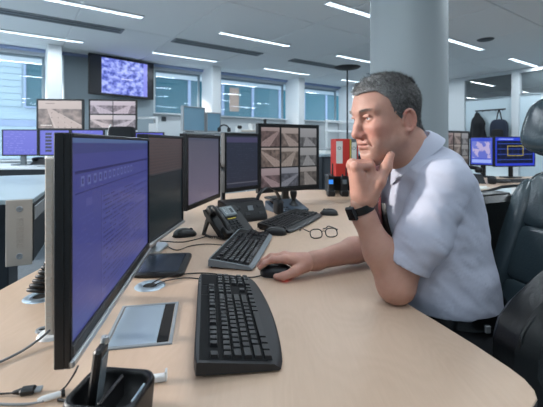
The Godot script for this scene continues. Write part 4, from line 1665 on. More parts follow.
func hairline(p: Vector3) -> float:   # height of the hair's lower edge at head-local point p (x forward, y up, z to his right)
	var f := p.x
	var side := clampf(absf(p.z) / 0.06, 0.0, 1.0)
	var u: float
	if f > 0.088:
		u = 0.080
	elif f > 0.06:
		u = lerpf(0.074, 0.080, (f - 0.06) / 0.028)
	elif f > 0.036:
		u = lerpf(0.048, 0.074, (f - 0.036) / 0.024)
	elif f > 0.029:
		u = lerpf(0.008, 0.048, (f - 0.029) / 0.007)
	elif f > 0.016:
		u = lerpf(0.0, 0.008, (f - 0.016) / 0.013)
	elif f > 0.0:
		u = lerpf(-0.026, 0.0, f / 0.016)
	elif f > -0.03:
		u = lerpf(0.012, -0.026, (f + 0.03) / 0.03) if f > -0.012 else lerpf(-0.03, -0.001, (f + 0.03) / 0.018)
	else:
		u = lerpf(-0.068, -0.034, clampf((f + 0.1) / 0.07, 0, 1))
	if f > 0.03:
		u = lerpf(0.080 - 0.008 * (1.0 - side), u, side)
	return u


func head_prims() -> Array:
	var p := []
	# skull and face mass
	p.append(ell(Vector3(-0.012, 0.034, 0), Vector3(0.097, 0.083, 0.074), 0.03))
	p.append(ell(Vector3(0.034, 0.03, 0), Vector3(0.062, 0.07, 0.062), 0.03))
	p.append(ell(Vector3(0.036, -0.026, 0), Vector3(0.056, 0.082, 0.057), 0.03))
	for s in [-1, 1]:
		p.append(cap(Vector3(-0.006, -0.03, s * 0.05), Vector3(0.004, -0.066, s * 0.047), 0.022, 0.02, 0.025))   # jaw angle
		p.append(cap(Vector3(0.004, -0.066, s * 0.047), Vector3(0.072, -0.106, s * 0.014), 0.019, 0.017, 0.025))
		p.append(ell(Vector3(0.064, -0.026, s * 0.042), Vector3(0.026, 0.02, 0.021), 0.025))    # cheekbone
		p.append(ell(Vector3(0.062, -0.066, s * 0.034), Vector3(0.026, 0.026, 0.02), 0.025))    # lower cheek
	p.append(ell(Vector3(0.078, -0.106, 0), Vector3(0.02, 0.018, 0.024), 0.02))                 # chin
	p.append(ell(Vector3(0.07, -0.07, 0), Vector3(0.031, 0.03, 0.034), 0.02))                   # mouth mound
	p.append(cap(Vector3(0.02, -0.085, 0), Vector3(0.055, -0.1, 0), 0.038, 0.03, 0.03))         # under the chin
	# brow ridge
	for s in [-1, 1]:
		p.append(cap(Vector3(0.089, 0.0235, s * 0.012), Vector3(0.073, 0.027, s * 0.046), 0.012, 0.011, 0.016))
		p.append(ell(Vector3(0.094, 0.004, s * 0.031), Vector3(0.017, 0.0125, 0.0165), 0.014, true))   # eye socket
	# nose
	p.append(cap(Vector3(0.089, 0.014, 0), Vector3(0.112, -0.032, 0), 0.0085, 0.0115, 0.012))
	p.append(ell(Vector3(0.111, -0.037, 0), Vector3(0.0125, 0.011, 0.0125), 0.01))
	for s in [-1, 1]:
		p.append(ell(Vector3(0.099, -0.041, s * 0.0125), Vector3(0.0125, 0.0095, 0.0085), 0.008))
		p.append(ell(Vector3(0.104, -0.0495, s * 0.0075), Vector3(0.006, 0.004, 0.0036), 0.004, true))
	# lips, and the fold from nose to mouth corner
	p.append(ell(Vector3(0.0945, -0.0625, 0), Vector3(0.0085, 0.0056, 0.025), 0.007))
	p.append(ell(Vector3(0.0925, -0.0745, 0), Vector3(0.0085, 0.0060, 0.021), 0.007))
	p.append(ell(Vector3(0.1005, -0.0685, 0), Vector3(0.009, 0.0016, 0.029), 0.004, true))
	p.append(ell(Vector3(0.097, -0.0865, 0), Vector3(0.012, 0.006, 0.02), 0.01, true))
	for s in [-1, 1]:
		p.append(cap(Vector3(0.099, -0.044, s * 0.023), Vector3(0.087, -0.072, s * 0.033), 0.0022, 0.0018, 0.008, true))
	# lids: a skin globe with a narrow slit for the eye
	for s in [-1, 1]:
		var e := Vector3(0.0765, 0.0055, s * 0.031)
		p.append(ell(e, Vector3(0.0145, 0.0135, 0.0145), 0.006))
		p.append(cap(e + Vector3(0.0135, 0.006, -0.010), e + Vector3(0.0135, 0.006, 0.010), 0.0036, 0.0036, 0.004))
		p.append(ell(e + Vector3(0.0125, -0.0012, 0), Vector3(0.0075, 0.0034, 0.0125), 0.003, true))
	# ears: a leaning dish with a raised rim and a lobe
	for s in [-1, 1]:
		var c := Vector3(-0.014, -0.022, s * 0.073)
		var eb := Basis(Vector3.UP, s * 0.38) * Basis(Vector3.BACK, 0.16)
		p.append(ell(c, Vector3(0.017, 0.030, 0.0055), 0.008, false, eb))
		for k in 12:
			var a0 := lerpf(-1.9, 3.5, k / 12.0)
			var a1 := lerpf(-1.9, 3.5, (k + 1) / 12.0)
			var q0 := c + eb * Vector3(-cos(a0) * 0.0165, sin(a0) * 0.029 + 0.002, s * 0.006)
			var q1 := c + eb * Vector3(-cos(a1) * 0.0165, sin(a1) * 0.029 + 0.002, s * 0.006)
			p.append(cap(q0, q1, 0.0038, 0.0038, 0.004))
		p.append(ell(c + eb * Vector3(0.006, -0.029, s * 0.002), Vector3(0.008, 0.010, 0.0055), 0.006))
		p.append(ell(c + eb * Vector3(0.005, -0.004, s * 0.010), Vector3(0.008, 0.013, 0.006), 0.004, true))
		p.append(ell(c + eb * Vector3(0.0155, -0.006, s * 0.004), Vector3(0.004, 0.007, 0.004), 0.004))
	# neck
	p.append(cap(Vector3(-0.028, -0.03, 0), Vector3(-0.066, -0.125, 0), 0.058, 0.06, 0.03))
	p.append(cap(Vector3(0.0, -0.07, 0), Vector3(-0.045, -0.14, 0), 0.044, 0.05, 0.03))
	return p


func skin_tint(n: FastNoiseLite, base: Color, w: Vector3) -> Color:
	var f := n.get_noise_3dv(w * 60.0) * 0.05 + n.get_noise_3dv(w * 260.0) * 0.04
	return Color(base.r * (1.0 + f), base.g * (1.0 + f * 1.6), base.b * (1.0 + f * 1.6))


func build_person() -> void:
	var base := Vector3(0.6, 0.0, -1.12)
	var th := thing("person", "grey-haired man in a pale blue short-sleeved shirt leaning on his hand at the desk", "person", Transform3D(Basis(), base))
	var to := Transform3D(Basis(), -base)
	# head frame: x forward, y up, z to his right
	var yaw := deg_to_rad(19.0)
	var pitch := deg_to_rad(-11.0)
	var f := Vector3(-cos(yaw) * cos(pitch), sin(pitch), sin(yaw) * cos(pitch))
	var r := f.cross(Vector3.UP).normalized()
	var u := r.cross(f).normalized()
	head_xf = Transform3D(Basis(f, u, r).scaled(Vector3.ONE * 0.965), Vector3(0.327, 1.250, -1.03))
	var n := FastNoiseLite.new()
	n.seed = 31
	n.frequency = 1.0
	var skin := mat("skin", Color.WHITE, 0.5)
	skin.vertex_color_use_as_albedo = true
	skin.subsurf_scatter_enabled = true
	skin.subsurf_scatter_strength = 0.12
	skin.metallic_specular = 0.45
	bumpy(skin, 0.06, 0.03, 33, 14.0)
	var base_skin := Color(0.50, 0.272, 0.205)
	var rosy := Color(0.48, 0.20, 0.155)
	var body := MB.new()
	# head
	body.xf = to * head_xf
	var head_color := func(w: Vector3, _n: Vector3) -> Color:
		var c := base_skin
		var red := 0.0
		red += exp(-(w - Vector3(0.11, -0.04, w.z)).length_squared() / 0.0004) * 0.8      # nose
		red += exp(-(Vector3(w.x, w.y, absf(w.z)) - Vector3(0.07, -0.03, 0.045)).length_squared() / 0.0011) * 0.6
		if absf(w.z) > 0.068 and w.x < 0.004 and w.x > -0.05 and w.y < 0.02 and w.y > -0.06:
			red += 0.55       # ears
		c = c.lerp(rosy, clampf(red, 0, 0.9))
		var lip := 0.0
		if w.x > 0.08 and absf(w.z) < 0.024:
			lip = exp(-pow((w.y + 0.0685) / 0.0085, 2.0))
		c = c.lerp(Color(0.36, 0.15, 0.125), lip * 0.75)
		# shaved beard
		var beard := smoothstep(-0.045, -0.075, w.y) * smoothstep(-0.02, 0.03, w.x) * (1.0 - lip)
		if w.y > -0.135:
			c = c.lerp(Color(0.36, 0.235, 0.195), beard * 0.45)
		return skin_tint(n, c, w)
	nets(body, head_prims(), 0.0026, head_color)
	# arms and the trunk hidden by the shirt
	body.xf = to
	var arm_color := func(w: Vector3, _n: Vector3) -> Color:
		return skin_tint(n, Color(0.47, 0.262, 0.20), w)
	var trunk := [
		ell(Vector3(0.545, 0.78, -1.13), Vector3(0.12, 0.16, 0.15), 0.05),
		ell(Vector3(0.50, 0.95, -1.13), Vector3(0.12, 0.15, 0.155), 0.05),
		cap(Vector3(0.47, 1.05, -1.02), Vector3(0.47, 1.05, -1.24), 0.045, 0.045, 0.02),
		cap(Vector3(0.47, 1.06, -1.12), head_xf * Vector3(-0.05, -0.10, 0), 0.062, 0.056, 0.04),
		# left arm, propped on its elbow
		cap(Vector3(0.440, 1.04, -0.975), Vector3(0.338, 0.795, -0.98), 0.048, 0.046, 0.02),
		ell(Vector3(0.337, 0.786, -0.98), Vector3(0.046, 0.043, 0.043), 0.02),
		cap(Vector3(0.334, 0.79, -0.98), Vector3(0.292, 0.882, -0.985), 0.044, 0.042, 0.02),
		cap(Vector3(0.294, 0.878, -0.985), Vector3(0.252, 0.972, -0.988), 0.0415, 0.0305, 0.02),
		cap(Vector3(0.252, 0.972, -0.988), Vector3(0.243, 1.012, -0.988), 0.0295, 0.0285, 0.02),
		# right arm lying on the desk
		cap(Vector3(0.455, 1.04, -1.29), Vector3(0.405, 0.80, -1.33), 0.048, 0.047, 0.02),
		cap(Vector3(0.405, 0.795, -1.33), Vector3(0.29, 0.795, -1.285), 0.047, 0.044, 0.02),
		cap(Vector3(0.29, 0.795, -1.28), Vector3(0.145, 0.783, -1.203), 0.043, 0.029, 0.02),
		cap(Vector3(0.145, 0.783, -1.203), Vector3(0.11, 0.785, -1.188), 0.029, 0.028, 0.02),
	]
	nets(body, trunk, 0.0075, arm_color)
	# left hand under the chin
	var kc := func(w: Vector3, _n: Vector3) -> Color:
		return skin_tint(n, Color(0.49, 0.258, 0.195), w)
	var L := []
	L += [cap(Vector3(0.252, 0.985, -0.988), Vector3(0.245, 1.03, -0.99), 0.0285, 0.027, 0.02)]
	var knuckle := [Vector3(0.224, 1.110, -0.957), Vector3(0.219, 1.116, -0.980), Vector3(0.222, 1.110, -1.003), Vector3(0.230, 1.096, -1.023)]
	for k in 4:
		L.append(cap(Vector3(0.246, 1.025, -0.972 - k * 0.012), knuckle[k], 0.019, 0.0125, 0.014))
	L.append(cap(Vector3(0.243, 1.04, -0.985), Vector3(0.235, 1.085, -0.99), 0.026, 0.02, 0.015))
	var pip := [Vector3(0.264, 1.113, -0.964), Vector3(0.266, 1.119, -0.985), Vector3(0.265, 1.111, -1.006), Vector3(0.262, 1.095, -1.025)]
	for k in 4:
		L += chain([knuckle[k], pip[k], pip[k] + Vector3(0.006, -0.028, 0.0), pip[k] + Vector3(-0.012, -0.042, 0.002)], [0.0122, 0.0102, 0.0092, 0.008], 0.006)
		L.append(ell(knuckle[k] + Vector3(-0.003, 0.001, 0), Vector3(0.012, 0.012, 0.011), 0.008))
	L += chain([Vector3(0.262, 1.022, -0.972), Vector3(0.284, 1.07, -0.956), Vector3(0.304, 1.108, -0.962), Vector3(0.3195, 1.140, -0.974)], [0.021, 0.0155, 0.0138, 0.0112], 0.010)
	L.append(cap(Vector3(0.262, 1.03, -0.975), Vector3(0.236, 1.08, -0.968), 0.017, 0.013, 0.02))
	L.append(cap(Vector3(0.252, 1.05, -0.978), Vector3(0.262, 1.082, -0.980), 0.02, 0.017, 0.012))
	nets(body, L, 0.003, kc)
	# right hand over the mouse
	var Rh := []
	var ho := Vector3(0.010, 0.0, 0.015)
	Rh.append(cap(Vector3(0.135, 0.783, -1.218), Vector3(0.10, 0.787, -1.203), 0.0275, 0.026, 0.02))
	var kr := [Vector3(0.034, 0.800, -1.178), Vector3(0.031, 0.805, -1.199), Vector3(0.036, 0.800, -1.220), Vector3(0.047, 0.790, -1.238)]
	var r1 := [Vector3(-0.006, 0.799, -1.183), Vector3(-0.012, 0.802, -1.203), Vector3(-0.005, 0.793, -1.232), Vector3(0.016, 0.777, -1.256)]
	var r2 := [Vector3(-0.031, 0.785, -1.186), Vector3(-0.037, 0.787, -1.205), Vector3(-0.024, 0.774, -1.240), Vector3(0.0, 0.761, -1.263)]
	var r3 := [Vector3(-0.047, 0.770, -1.187), Vector3(-0.052, 0.771, -1.206), Vector3(-0.034, 0.757, -1.241), Vector3(-0.010, 0.750, -1.264)]
	for k in 4:
		Rh.append(cap(Vector3(0.10, 0.786, -1.190 - k * 0.009), kr[k], 0.020, 0.0125, 0.014))
		Rh += chain([kr[k], r1[k], r2[k], r3[k]], [0.0122, 0.0100, 0.0090, 0.0076], 0.006)
		Rh.append(ell(kr[k] + Vector3(0, 0.002, 0), Vector3(0.012, 0.011, 0.011), 0.008))
	Rh.append(cap(Vector3(0.09, 0.782, -1.2), Vector3(0.055, 0.79, -1.205), 0.024, 0.018, 0.015))
	Rh += chain([Vector3(0.10, 0.778, -1.182), Vector3(0.062, 0.767, -1.158), Vector3(0.030, 0.758, -1.148), Vector3(0.004, 0.754, -1.154)], [0.020, 0.0145, 0.0118, 0.0092], 0.010)
	for p in Rh:
		for key in ["a", "b", "c"]:
			if p.has(key):
				p[key] += ho
	nets(body, Rh, 0.003, kc)
	part(th, "body", body, skin)
	build_hair(th, to * head_xf)
	# eyes and brows
	for s in [-1, 1]:
		var em := MB.new()
		em.xf = to * head_xf
		var ec := Vector3(0.0765, 0.0055, s * 0.031)
		var look := Vector3(1, -0.02, 0.10).normalized()
		em.col = Color(0.62, 0.58, 0.55)
		em.pillow(ec, Vector3.ONE * 0.0118, 1.0, 1.0, Basis(), 20, 12)
		em.col = Color(0.10, 0.11, 0.12)
		em.pillow(ec + look * 0.0072, Vector3.ONE * 0.0056, 1.0, 1.0, Basis(), 14, 8)
		part(th, "eye", em, M.eye if M.has("eye") else eye_material())
	# shirt
	var shirt := mat("shirt_cloth", c8(182, 186, 202), 0.82)
	bumpy(shirt, 0.2, 0.01, 44, 6.0)
	shirt.rim_enabled = true
	shirt.rim = 0.15
	var wn := FastNoiseLite.new()
	wn.seed = 8
	wn.frequency = 1.0
	wn.fractal_octaves = 2
	var folds := func(w: Vector3, d: float) -> float:
		var a := wn.get_noise_3d(w.x * 6.0 + w.y * 10.0, w.y * 4.0 - w.x * 6.0, w.z * 6.0)
		var b := wn.get_noise_3d(w.x * 9.0, w.y * 22.0 + w.x * 16.0, w.z * 7.0)
		return d + a * 0.006 + (1.0 - absf(b) * 2.5) * 0.0014
	var nd := Vector3(-0.55, 0.83, 0.03).normalized()
	var neck_c := Vector3(0.418, 1.140, -1.08)
	var sb := MB.new()
	sb.xf = to
	var cloth := [
		ell(Vector3(0.54, 0.70, -1.13), Vector3(0.138, 0.12, 0.185), 0.06),
		ell(Vector3(0.505, 0.80, -1.13), Vector3(0.160, 0.16, 0.185), 0.06),
		ell(Vector3(0.472, 0.95, -1.12), Vector3(0.159, 0.16, 0.188), 0.06),
		ell(Vector3(0.480, 1.045, -1.13), Vector3(0.123, 0.115, 0.165), 0.05),
		cap(Vector3(0.462, 1.055, -0.99), Vector3(0.462, 1.05, -1.275), 0.078, 0.078, 0.05),
		cap(Vector3(0.455, 1.09, -1.06), neck_c + nd * 0.012 + Vector3(0, 0, 0.012), 0.066, 0.060, 0.05),
		cap(Vector3(0.455, 1.09, -1.17), neck_c + nd * 0.012 - Vector3(0, 0, 0.02), 0.066, 0.060, 0.05),
	]
	nets(sb, cloth, 0.0075, null, folds, [[Vector3(0.55, 0.706, -1.1), Vector3(0.06, -1, 0).normalized()], [neck_c + nd * 0.016, nd]])
	var sleeve_l := [
		cap(Vector3(0.462, 1.058, -0.985), Vector3(0.405, 0.93, -0.965), 0.080, 0.066, 0.03),
		cap(Vector3(0.405, 0.93, -0.965), Vector3(0.328, 0.775, -0.98), 0.066, 0.059, 0.03),
	]
	var ad := Vector3(-0.42, -0.905, -0.02).normalized()
	nets(sb, sleeve_l, 0.006, null, folds, [[Vector3(0.350, 0.848, -0.98), ad]])
	var sleeve_r := [
		cap(Vector3(0.462, 1.05, -1.275), Vector3(0.43, 0.93, -1.31), 0.080, 0.068, 0.03),
		cap(Vector3(0.43, 0.93, -1.31), Vector3(0.40, 0.79, -1.33), 0.067, 0.063, 0.03),
	]
	nets(sb, sleeve_r, 0.0075, null, folds, [[Vector3(0.418, 0.86, -1.32), Vector3(-0.22, -0.97, -0.1).normalized()]])
	part(th, "shirt", sb, shirt)
	# hem seam of the near sleeve, shoulder seam
	collar(th, to, neck_c, nd, shirt)
	# tie
	var tie := MB.new()
	tie.xf = to
	var sheet := []
	var spine := [Vector3(0.322, 1.092, -1.085), Vector3(0.317, 1.06, -1.080), Vector3(0.312, 1.01, -1.072), Vector3(0.309, 0.965, -1.062), Vector3(0.312, 0.92, -1.055), Vector3(0.325, 0.875, -1.055), Vector3(0.338, 0.84, -1.06)]
	var sp := spline(spine, 4)
	for k in sp.size():
		var wd := lerpf(0.016, 0.040, clampf(k / 14.0, 0, 1))
		var row := []
		for j in [[-1, 0.0], [0, -0.005], [1, 0.0], [1, 0.003], [0, 0.003], [-1, 0.003]]:
			row.append(sp[k] + Vector3(j[1], 0, j[0] * wd))
		sheet.append(row)
	tie.grid(sheet, false, true)
	tie.pillow(Vector3(0.325, 1.098, -1.08), Vector3(0.014, 0.018, 0.022), 0.6, 0.6)
	var tm := mat("tie_cloth", Color.WHITE, 0.75)
	tm.albedo_texture = tie_image()
	tri(tm, Vector3.ONE * 9.0, false)
	part(th, "tie", tie, tm)
	# black badge strap on the near side of his chest
	var strap := MB.new()
	strap.xf = to
	var rows := []
	var line := spline([Vector3(0.312, 1.000, -1.045), Vector3(0.313, 0.965, -1.032), Vector3(0.319, 0.93, -1.022), Vector3(0.329, 0.895, -1.014)], 5)
	for k in line.size():
		var row := []
		for j in [[-1, 0.0], [1, 0.0], [1, 0.004], [-1, 0.004]]:
			row.append(line[k] + Vector3(0.42, 0.1, 0.9) * (j[0] * 0.017) + Vector3(j[1], 0, 0))
		rows.append(row)
	strap.grid(rows, false, true)
	part(th, "badge_strap", strap, M.plastic_black)
	strap = MB.new()
	strap.xf = to
	strap.box(Vector3(0.330, 0.900, -1.010), Vector3(0.006, 0.030, 0.030), 0.002, Basis(Vector3.UP, 0.43))
	part(th, "badge_tab", strap, mat("brown_tab", c8(120, 66, 44), 0.6))
	# trousers, belt, shoes
	var tr := MB.new()
	tr.xf = to
	var legs := [
		ell(Vector3(0.56, 0.63, -1.13), Vector3(0.137, 0.11, 0.178), 0.04),
		cap(Vector3(0.56, 0.60, -1.03), Vector3(0.18, 0.60, -0.99), 0.088, 0.066, 0.03),
		cap(Vector3(0.56, 0.60, -1.23), Vector3(0.18, 0.60, -1.25), 0.088, 0.066, 0.03),
		cap(Vector3(0.18, 0.60, -0.99), Vector3(0.24, 0.12, -0.99), 0.064, 0.05, 0.02),
		cap(Vector3(0.18, 0.60, -1.25), Vector3(0.24, 0.12, -1.25), 0.064, 0.05, 0.02),
	]
	nets(tr, legs, 0.011, null, null, [[Vector3(0.55, 0.715, -1.1), Vector3(-0.06, 1, 0).normalized()], [Vector3(0.2, 0.075, 0), Vector3.DOWN]])
	part(th, "trousers", tr, M.cloth_black)
	var belt := MB.new()
	belt.xf = to
	var ring := []
	for k in 48:
		var an := TAU * k / 48
		var row := []
		for j in [[0.0, -0.017], [0.004, -0.017], [0.004, 0.017], [0.0, 0.017]]:
			row.append(Vector3(0.548 + cos(an) * (0.139 + j[0]), 0.698 + j[1] + cos(an) * 0.008, -1.13 + sin(an) * (0.184 + j[0])))
		ring.append(row)
	belt.grid(ring, true, true)
	part(th, "belt", belt, M.plastic_gloss)
	var clip := MB.new()
	clip.xf = to
	clip.box(Vector3(0.56, 0.69, -0.940), Vector3(0.014, 0.02, 0.008), 0.002)
	part(th, "belt_clip", clip, M.silver)
	for z in [-0.99, -1.25]:
		var sh := MB.new()
		sh.xf = to
		nets(sh, [ell(Vector3(0.235, 0.05, z), Vector3(0.06, 0.05, 0.042), 0.03), ell(Vector3(0.13, 0.035, z), Vector3(0.085, 0.034, 0.046), 0.03)], 0.008, null, null, [[Vector3(0, 0.004, 0), Vector3.DOWN]])
		part(th, "shoe", sh, M.plastic_gloss)
	watch(th, to)


func eye_material() -> StandardMaterial3D:
	var m := mat("eye", Color.WHITE, 0.15)
	m.vertex_color_use_as_albedo = true
	return m


func tie_image() -> ImageTexture:
	var im := Image.create(64, 64, false, Image.FORMAT_RGB8)
	for y in 64:
		for x in 64:
			var k := (x + y) % 64
			im.set_pixel(x, y, c8(96, 30, 34) if k < 30 else c8(64, 22, 28))
	return ImageTexture.create_from_image(im)


func collar(th: Node3D, to: Transform3D, c: Vector3, nd: Vector3, m: Material) -> void:
	# stand and fold of the collar round the neck; angle 0 points to the throat
	var fw := (Vector3(-0.83, -0.55, 0.0)).normalized()
	var sd := nd.cross(fw).normalized()
	var mb := MB.new()
	mb.xf = to
	var sheet := []
	for k in 49:
		var an := lerpf(0.32, TAU - 0.32, k / 48.0)
		var front := pow(maxf(cos(an), 0.0), 3.0)
		var d := fw * cos(an) + sd * sin(an)
		var sq := Vector3(1, 1, 1)
		var rin := 0.066 + 0.004 * absf(sin(an)) - 0.004 * cos(an)
		var top := c + d * rin + nd * (0.032 - 0.016 * front)
		var fold := c + d * (rin + 0.007) + nd * (0.034 - 0.016 * front)
		var drop := 0.040 + 0.030 * front
		var low := c + d * (rin + 0.028 + 0.006 * front) + nd * (0.034 - drop) + fw * (0.022 * front)
		var lowi := low - d * 0.003 - nd * 0.001
		sheet.append([c + d * rin - nd * 0.012, top, fold, fold.lerp(low, 0.5) + d * 0.002, low, lowi, top.lerp(lowi, 0.3) + d * 0.004])
	mb.grid(sheet, false, true)
	part(th, "collar", mb, m)


func build_hair(th: Node3D, xf: Transform3D) -> void:
	var hm := mat("hair", Color.WHITE, 0.62)
	hm.vertex_color_use_as_albedo = true
	var hb := MB.new()
	hb.xf = xf
	var nn := FastNoiseLite.new()
	nn.seed = 12
	nn.frequency = 1.0
	var cols := func(w: Vector3, _n: Vector3) -> Color:
		var g := clampf(nn.get_noise_3d(w.x * 190.0, w.y * 90.0, w.z * 190.0) * 0.8 + 0.5, 0, 1)
		var grey := smoothstep(-0.01, 0.08, w.x) * (0.75 if w.y < 0.085 else 0.4)
		return Color(0.030, 0.027, 0.025).lerp(Color(0.33, 0.325, 0.32), clampf(g * 0.5 + grey * 0.5 - 0.12, 0, 1))
	var shape := func(w: Vector3, d: float) -> float:
		var lim := (hairline(w) - w.y) * 0.6
		var o := d + nn.get_noise_3d(w.x * 150.0, w.y * 80.0, w.z * 150.0) * 0.0042
		return maxf(o, lim)
	var thick := [
		ell(Vector3(-0.013, 0.036, 0), Vector3(0.0995, 0.0865, 0.0765), 0.03),
		ell(Vector3(0.032, 0.038, 0), Vector3(0.066, 0.074, 0.0645), 0.03),
		cap(Vector3(-0.030, -0.03, 0), Vector3(-0.05, -0.08, 0), 0.0595, 0.06, 0.03),
	]
	for s in [-1, 1]:
		thick.append(ell(Vector3(0.005, -0.01, s * 0.062), Vector3(0.014, 0.03, 0.0095), 0.012))
	nets(hb, thick, 0.0032, cols, shape)
	# short strands rooted on the hair's surface
	var count := hb.V.size()
	var inv := xf.affine_inverse()
	for k in 9000:
		var i := rng.randi_range(0, count - 1)
		var p := inv * hb.V[i]
		var nrm := (xf.basis.inverse() * hb.N[i]).normalized()
		if p.y < hairline(p) + 0.001 or nrm.y < -0.7:
			continue
		# combed forward at the top, down at the sides
		var flow := Vector3(0.75, 0.12, 0) if p.y > 0.07 else Vector3(-0.25, -0.7, 0)
		var lay := 0.55 if p.x < 0.05 else 0.35
		var dir := (nrm * (1.0 - lay) + (flow - nrm * flow.dot(nrm)) * lay + Vector3(rng.randf() - 0.5, rng.randf() - 0.5, rng.randf() - 0.5) * 0.35).normalized()
		var ln := rng.randf_range(0.005, 0.012) * (1.25 if p.y > 0.08 else 0.75)
		var side := dir.cross(nrm)
		if side.length() < 0.05:
			side = Vector3.BACK
		side = side.normalized() * 0.00075
		var grey := rng.randf() * 0.55 + smoothstep(-0.03, 0.09, p.x) * 0.4
		hb.col = Color(0.035, 0.032, 0.03).lerp(Color(0.62, 0.62, 0.61), clampf(grey * grey * 1.3, 0, 1))
		var root := p - nrm * 0.001
		var tip := p + dir * ln
		var a := hb.v(root - side, nrm)
		var b := hb.v(root + side, nrm)
		var c := hb.v(tip, nrm)
		var d := hb.v(root + nrm * 0.0007, side)
		hb.t(a, b, c)
		hb.t(a, d, c)
	part(th, "hair", hb, hm)
	for s in [-1, 1]:
		var eb := MB.new()
		eb.xf = xf
		for k in 260:
			var t := rng.randf()
			var p := Vector3(lerpf(0.101, 0.082, t * t), lerpf(0.0235, 0.030, sin(t * 2.2)) + rng.randf_range(-0.0035, 0.0035), s * lerpf(0.011, 0.049, t))
			var dir := Vector3(0.25 - t * 0.35, 0.25 - 0.5 * t, s * 0.9).normalized()
			var g := rng.randf()
			eb.col = Color(0.16, 0.12, 0.10).lerp(Color(0.42, 0.38, 0.34), g)
			var a := eb.v(p + Vector3(0, -0.0006, 0), Vector3.RIGHT)
			var b := eb.v(p + Vector3(0, 0.0006, 0), Vector3.RIGHT)
			var c := eb.v(p + dir * 0.008 + Vector3(0.002, 0, 0), Vector3.RIGHT)
			eb.t(a, b, c)
		part(th, "eyebrow", eb, hm).set_meta("kind", "stuff")


func watch(th: Node3D, to: Transform3D) -> void:
	var c := Vector3(0.2435, 0.995, -0.988)
	var ax := Vector3(-0.36, 0.93, 0.0).normalized()
	var fx := Vector3(-0.80, -0.31, 0.52)      # where the watch face looks
	fx = (fx - ax * fx.dot(ax)).normalized()
	var sx := ax.cross(fx).normalized()
	var mb := MB.new()
	mb.xf = to
	var ring := []
	for k in 40:
		var an := TAU * k / 40
		var d := fx * cos(an) + sx * sin(an)
		var row := []
		for j in [[0.0, -0.0105], [0.0022, -0.010], [0.0022, 0.010], [0.0, 0.0105]]:
			row.append(c + d * (0.0335 + j[0]) + ax * j[1])
		ring.append(row)
	mb.grid(ring, true, true)
	part(th, "watch_strap", mb, M.plastic_black)
	mb = MB.new()
	mb.xf = to
	var bs := Basis(sx, ax, fx)
	mb.box(c + fx * 0.0375, Vector3(0.033, 0.038, 0.010), 0.0035, bs)
	part(th, "watch_case", mb, M.plastic_dark)
	mb = MB.new()
	mb.xf = to
	mb.box(c + fx * 0.0425, Vector3(0.027, 0.032, 0.0014), 0.0006, bs)
	part(th, "watch_glass", mb, M.plastic_gloss)


